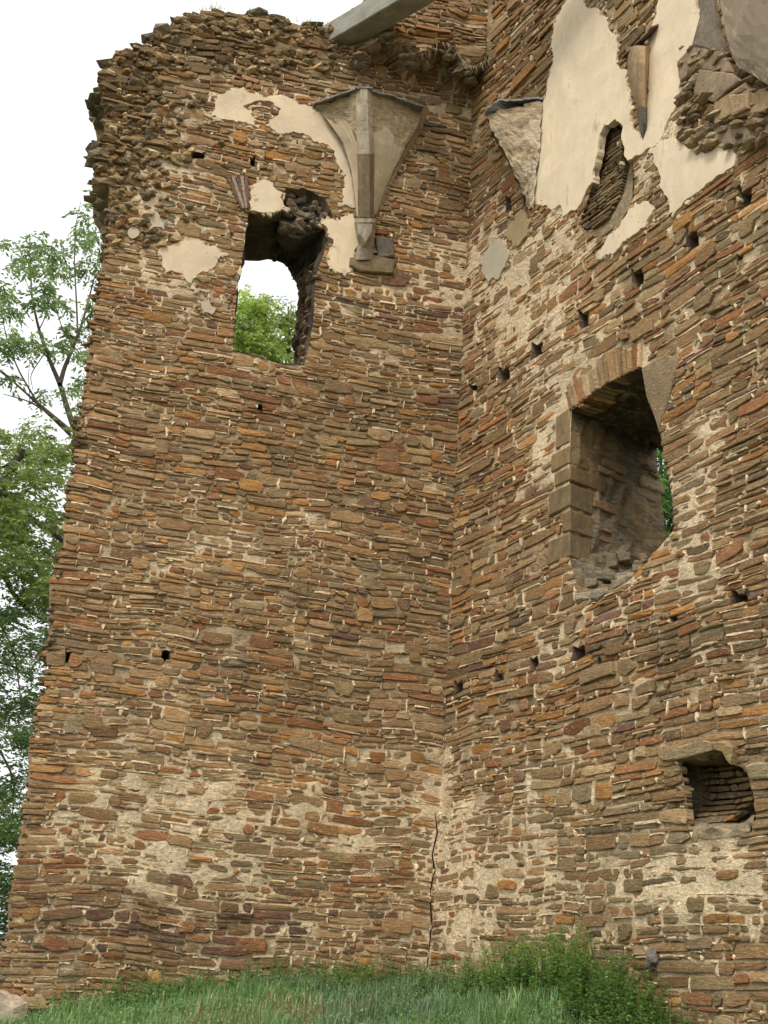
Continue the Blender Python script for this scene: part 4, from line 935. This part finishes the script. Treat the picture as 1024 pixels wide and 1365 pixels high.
# ------------------------------------------------------------------ trees
class Tree:
    def __init__(s): s.V = []; s.F = []; s.C = []; s.LV = []; s.LC = []
    def limb(s, pts, r0, r1, col=(.11,.085,.065)):
        pts = [np.array(p) for p in pts]; n0 = len(s.V); n = len(pts); k = 6
        for i, p in enumerate(pts):
            t = pts[min(i+1, n-1)]-pts[max(i-1, 0)]; t = t/(np.linalg.norm(t)+1e-9); a = np.cross(t, [.31,.9,.2]); a /= np.linalg.norm(a); b = np.cross(t, a); r = r0+(r1-r0)*i/(n-1)
            for q in range(k): th = q*2*math.pi/k; s.V.append(p+a*math.cos(th)*r+b*math.sin(th)*r); s.C.append(col)
        for i in range(n-1):
            for q in range(k): s.F.append((n0+i*k+q, n0+i*k+(q+1)%k, n0+(i+1)*k+(q+1)%k, n0+(i+1)*k+q))
    def sprays(s, c, rad, n, r, leaf=.085, col=(.10,.15,.05), droop=.6, nl=9, L=.30):
        """n hanging compound leaves scattered in an ellipsoid of radius rad about c"""
        P = r.normal(0, .5, (n, 3)); P /= np.maximum(1, np.linalg.norm(P, axis=1, keepdims=True)/1.1); P = np.array(c)+P*np.array(rad)
        a = r.uniform(0, 2*math.pi, n); d = np.stack([np.cos(a), np.sin(a), -droop*r.uniform(.2, 1.6, n)+.25], 1); d /= np.linalg.norm(d, axis=1, keepdims=True)
        LL = L*r.uniform(.6, 1.2, n); br = np.exp(r.normal(0, .22, n))
        for i in range(nl):
            t = (i+1)/nl; q = P+d*(LL*t)[:,None]-UPZ*(droop*.25*LL*t*t)[:,None]; side = np.cross(d, UPZ); side /= np.linalg.norm(side, axis=1, keepdims=True)
            sg = 1 if i%2 else -1
            ld = side*sg+d*.6+r.normal(0, .3, (n, 3))-UPZ*.35*droop; ld /= np.linalg.norm(ld, axis=1, keepdims=True); lw = np.cross(ld, r.normal(0, 1, (n, 3))); lw /= np.linalg.norm(lw, axis=1, keepdims=True)
            le = leaf*r.uniform(.6, 1.2, n)[:,None]; w = le*.19
            V = np.stack([q, q+ld*le*.5+lw*w, q+ld*le, q+ld*le*.5-lw*w], 1).reshape(-1, 3); s.LV.append(V)
            s.LC.append(np.repeat(np.array(col)*br[:,None]*np.exp(r.normal(0, .12, n))[:,None], 4, 0))
    def build(s, name, loc, label, cat='tree', group=None):
        e = empty(name, loc, label, cat, group)
        if s.V: mesh('trunk', s.V, s.F, M_bark, e, np.array(s.C), smooth=True)
        V = np.vstack(s.LV); F = np.arange(len(V)).reshape(-1, 4); fastmesh('crown', V, F, M_leaf, e, np.vstack(s.LC)); print(name, len(F), 'leaves')
        return e
def bline(pp, dist, jit=0): return [atrange(x, y, dist+(jit*i)) for i, (x, y) in enumerate(pp)]
def smoothl(pts, k=5):
    o = []
    for i in range(len(pts)-1):
        for q in range(k): t = q/k; o.append(pts[i]*(1-t)+pts[i+1]*t)
    o.append(pts[-1]); o = np.array(o); 
    for _ in range(2): o[1:-1] = (o[:-2]+o[1:-1]*2+o[2:])/4
    return list(o)

# airy tree standing behind the left end
r = np.random.RandomState(5); T = Tree(); D0 = 22.0
foot = atrange(160, 1300, D0); foot[2] = float(gz(foot[0], foot[1]))-.2
T.limb(smoothl([foot, atrange(175, 900, D0), atrange(135, 660, D0), atrange(106, 592, D0)]), .20, .075)
br = [([(106,592),(90,545),(80,512),(66,480),(52,440),(42,395),(41,350)],.06,.012), ([(80,512),(86,490),(98,462),(110,430),(118,400),(126,370)],.045,.010), ([(106,592),(84,570),(52,540),(20,510),(-20,480)],.035,.010), ([(96,575),(60,545),(30,520),(0,492),(-40,470)],.028,.008),
      ([(78,560),(40,535),(4,525)],.02,.006), ([(104,450),(102,400),(99,350),(101,300),(108,268)],.02,.005), ([(110,430),(128,410),(138,370),(142,340)],.02,.006), ([(60,470),(40,500),(44,520)],.012,.005), ([(52,540),(25,495),(8,450),(0,400)],.02,.006),
      ([(98,462),(84,440),(74,410),(68,385)],.014,.004), ([(118,560),(110,520),(104,500)],.016,.005), ([(52,440),(62,420),(68,390)],.012,.004), ([(42,395),(30,360)],.008,.003), ([(40,535),(38,500),(40,480)],.01,.004)]
for pp, a, b in br: T.limb(smoothl(bline([(x, y) for x, y in pp], D0, .12)), a, b)
clL = [(45,320,26,16),(38,350,20,18),(76,330,18,14),(12,318,14,8),(60,378,16,20),(84,355,16,12),(70,350,14,14),(100,315,10,18),(108,280,8,14),(125,320,14,20),(135,350,12,26),(133,262,10,12),(130,300,10,16),(112,350,12,18),(86,400,14,16),(60,400,14,14),
       (8,390,22,14),(18,410,22,16),(4,375,12,8),(12,445,22,18),(14,460,20,14),(42,450,18,16),(62,460,20,10),(92,440,18,16),(104,470,14,12),(90,455,14,10),(125,405,14,20),(120,440,12,20),(10,500,12,12),(100,515,16,8),(112,505,10,10),(60,520,14,8),(50,395,12,12),(100,300,8,8),(140,280,8,12),(36,340,14,14),(128,470,8,22),(108,540,12,12),(-30,400,40,30),(-60,330,40,30),(-40,470,40,30),(-90,400,40,40)]
for x, y, rx, ry in clL:
    c = atrange(x, y+3, D0+r.uniform(-.8, .8)); sx = rx/1650*D0*1.15; T.sprays(c, (sx*.62, sx*.6, ry/1650*D0*.8), int(6+rx*ry*.06), r, .11, (.20,.285,.135), .9, 9, .26)
T.build('ash_tree', foot, 'airy tree with drooping leaf sprays against white sky, behind the upper left edge')
# dense tree lower left
r = np.random.RandomState(6); T = Tree(); D1 = 19.5
foot = atrange(-140, 1330, D1); foot[2] = float(gz(foot[0], foot[1]))-.2
T.limb(smoothl([foot, atrange(-130, 1000, D1), atrange(-60, 800, D1), atrange(0, 650, D1), atrange(30, 600, D1)]), .24, .05, (.075,.065,.05))
for pp, a, b in [([(-60,700),(0,655),(40,690),(85,722),(120,740)],.055,.03), ([(84,722),(78,750),(72,790)],.045,.03), ([(-60,720),(0,757),(22,800),(60,828),(80,832)],.045,.025), ([(60,700),(88,690),(110,700)],.03,.02), ([(-40,640),(10,620),(50,600),(90,610)],.02,.01), ([(20,640),(24,600),(30,570)],.015,.006),
                 ([(-60,900),(0,880),(40,900)],.03,.01), ([(0,830),(20,870),(30,950)],.02,.008), ([(0,1000),(20,1040),(16,1100)],.02,.008)]: T.limb(smoothl(bline(pp, D1)), a, b, (.075,.065,.05))
for k in range(210):
    y = r.uniform(575, 1110); xm = np.interp(y, [560,700,850,1000,1100], [110,95,72,52,40]); x = r.uniform(-70, xm+8); rx = r.uniform(14, 26); 
    dens = 1.1 if y < 800 else .75
    if y > 860 and y < 1080 and r.rand() < .22: continue
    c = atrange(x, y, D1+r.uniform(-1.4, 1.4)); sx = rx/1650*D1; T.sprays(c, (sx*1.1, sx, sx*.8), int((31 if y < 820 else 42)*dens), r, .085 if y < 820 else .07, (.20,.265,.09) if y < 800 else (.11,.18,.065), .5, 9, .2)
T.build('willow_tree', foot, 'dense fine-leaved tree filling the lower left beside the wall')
# dark shrub, bottom left
r = np.random.RandomState(7); T = Tree(); D2 = 17.5; foot = atrange(-20, 1330, D2); foot[2] = float(gz(foot[0], foot[1]))-.1
T.limb(smoothl([foot, atrange(-15, 1200, D2), atrange(0, 1120, D2)]), .06, .02)
for k in range(60):
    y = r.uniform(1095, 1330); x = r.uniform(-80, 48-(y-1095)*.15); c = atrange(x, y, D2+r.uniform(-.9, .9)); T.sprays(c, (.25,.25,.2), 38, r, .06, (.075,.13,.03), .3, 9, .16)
T.build('dark_shrub', foot, 'dark green shrub beside the base of the left wall', 'shrub')
# bright tree seen through the left window
def round_tree(px, py0, py1, wpx, dist, n, col, name, lab, seed, leaf=.105, trunk_px=None):
    r = np.random.RandomState(seed); T = Tree(); f = atrange(px, 1290, dist); f[2] = float(gz(f[0], f[1]))-.3
    top = atrange(px, py0, dist); bot = atrange(px, py1, dist); T.limb(smoothl([f, (f+top)/2+np.array([.2,.1,0]), top-UPZ*.3]), .22, .02)
    R = wpx/1650*dist
    for k in range(n):
        t = r.rand()**.8; z = top[2]*(1-t)+bot[2]*t; w_ = R*(.35+.75*math.sin(math.pi*min(.95, .12+t*.75))); a = r.uniform(0, 6.28); q = w_*math.sqrt(r.rand())
        c = np.array([top[0]*(1-t)+bot[0]*t+q*math.cos(a), top[1]+q*math.sin(a), z]); s_ = r.uniform(.13, .30)*dist/22
        T.sprays(c, (s_, s_, s_*1.15), 30, r, leaf, np.array(col)*r.uniform(.8, 1.25), .8, 9, .24)
        if k % 5 == 0: T.limb(smoothl([np.array([top[0], top[1], max(z-1.2, f[2])]), c]), .03, .006)
    T.build(name, f, lab)
round_tree(334, 392, 640, 40, 26, 85, (.27,.36,.09), 'birch_tree', 'bright yellow-green feathery tree seen through the left window', 31)
round_tree(386, 392, 640, 20, 27, 40, (.18,.25,.07), 'birch_tree', 'darker green slim tree at the right side of the left window', 32)
round_tree(880, 570, 900, 60, 24, 120, (.10,.21,.05), 'birch_tree', 'green tree glimpsed through the slit of the right window', 33)
bpy.context.view_layer.update()
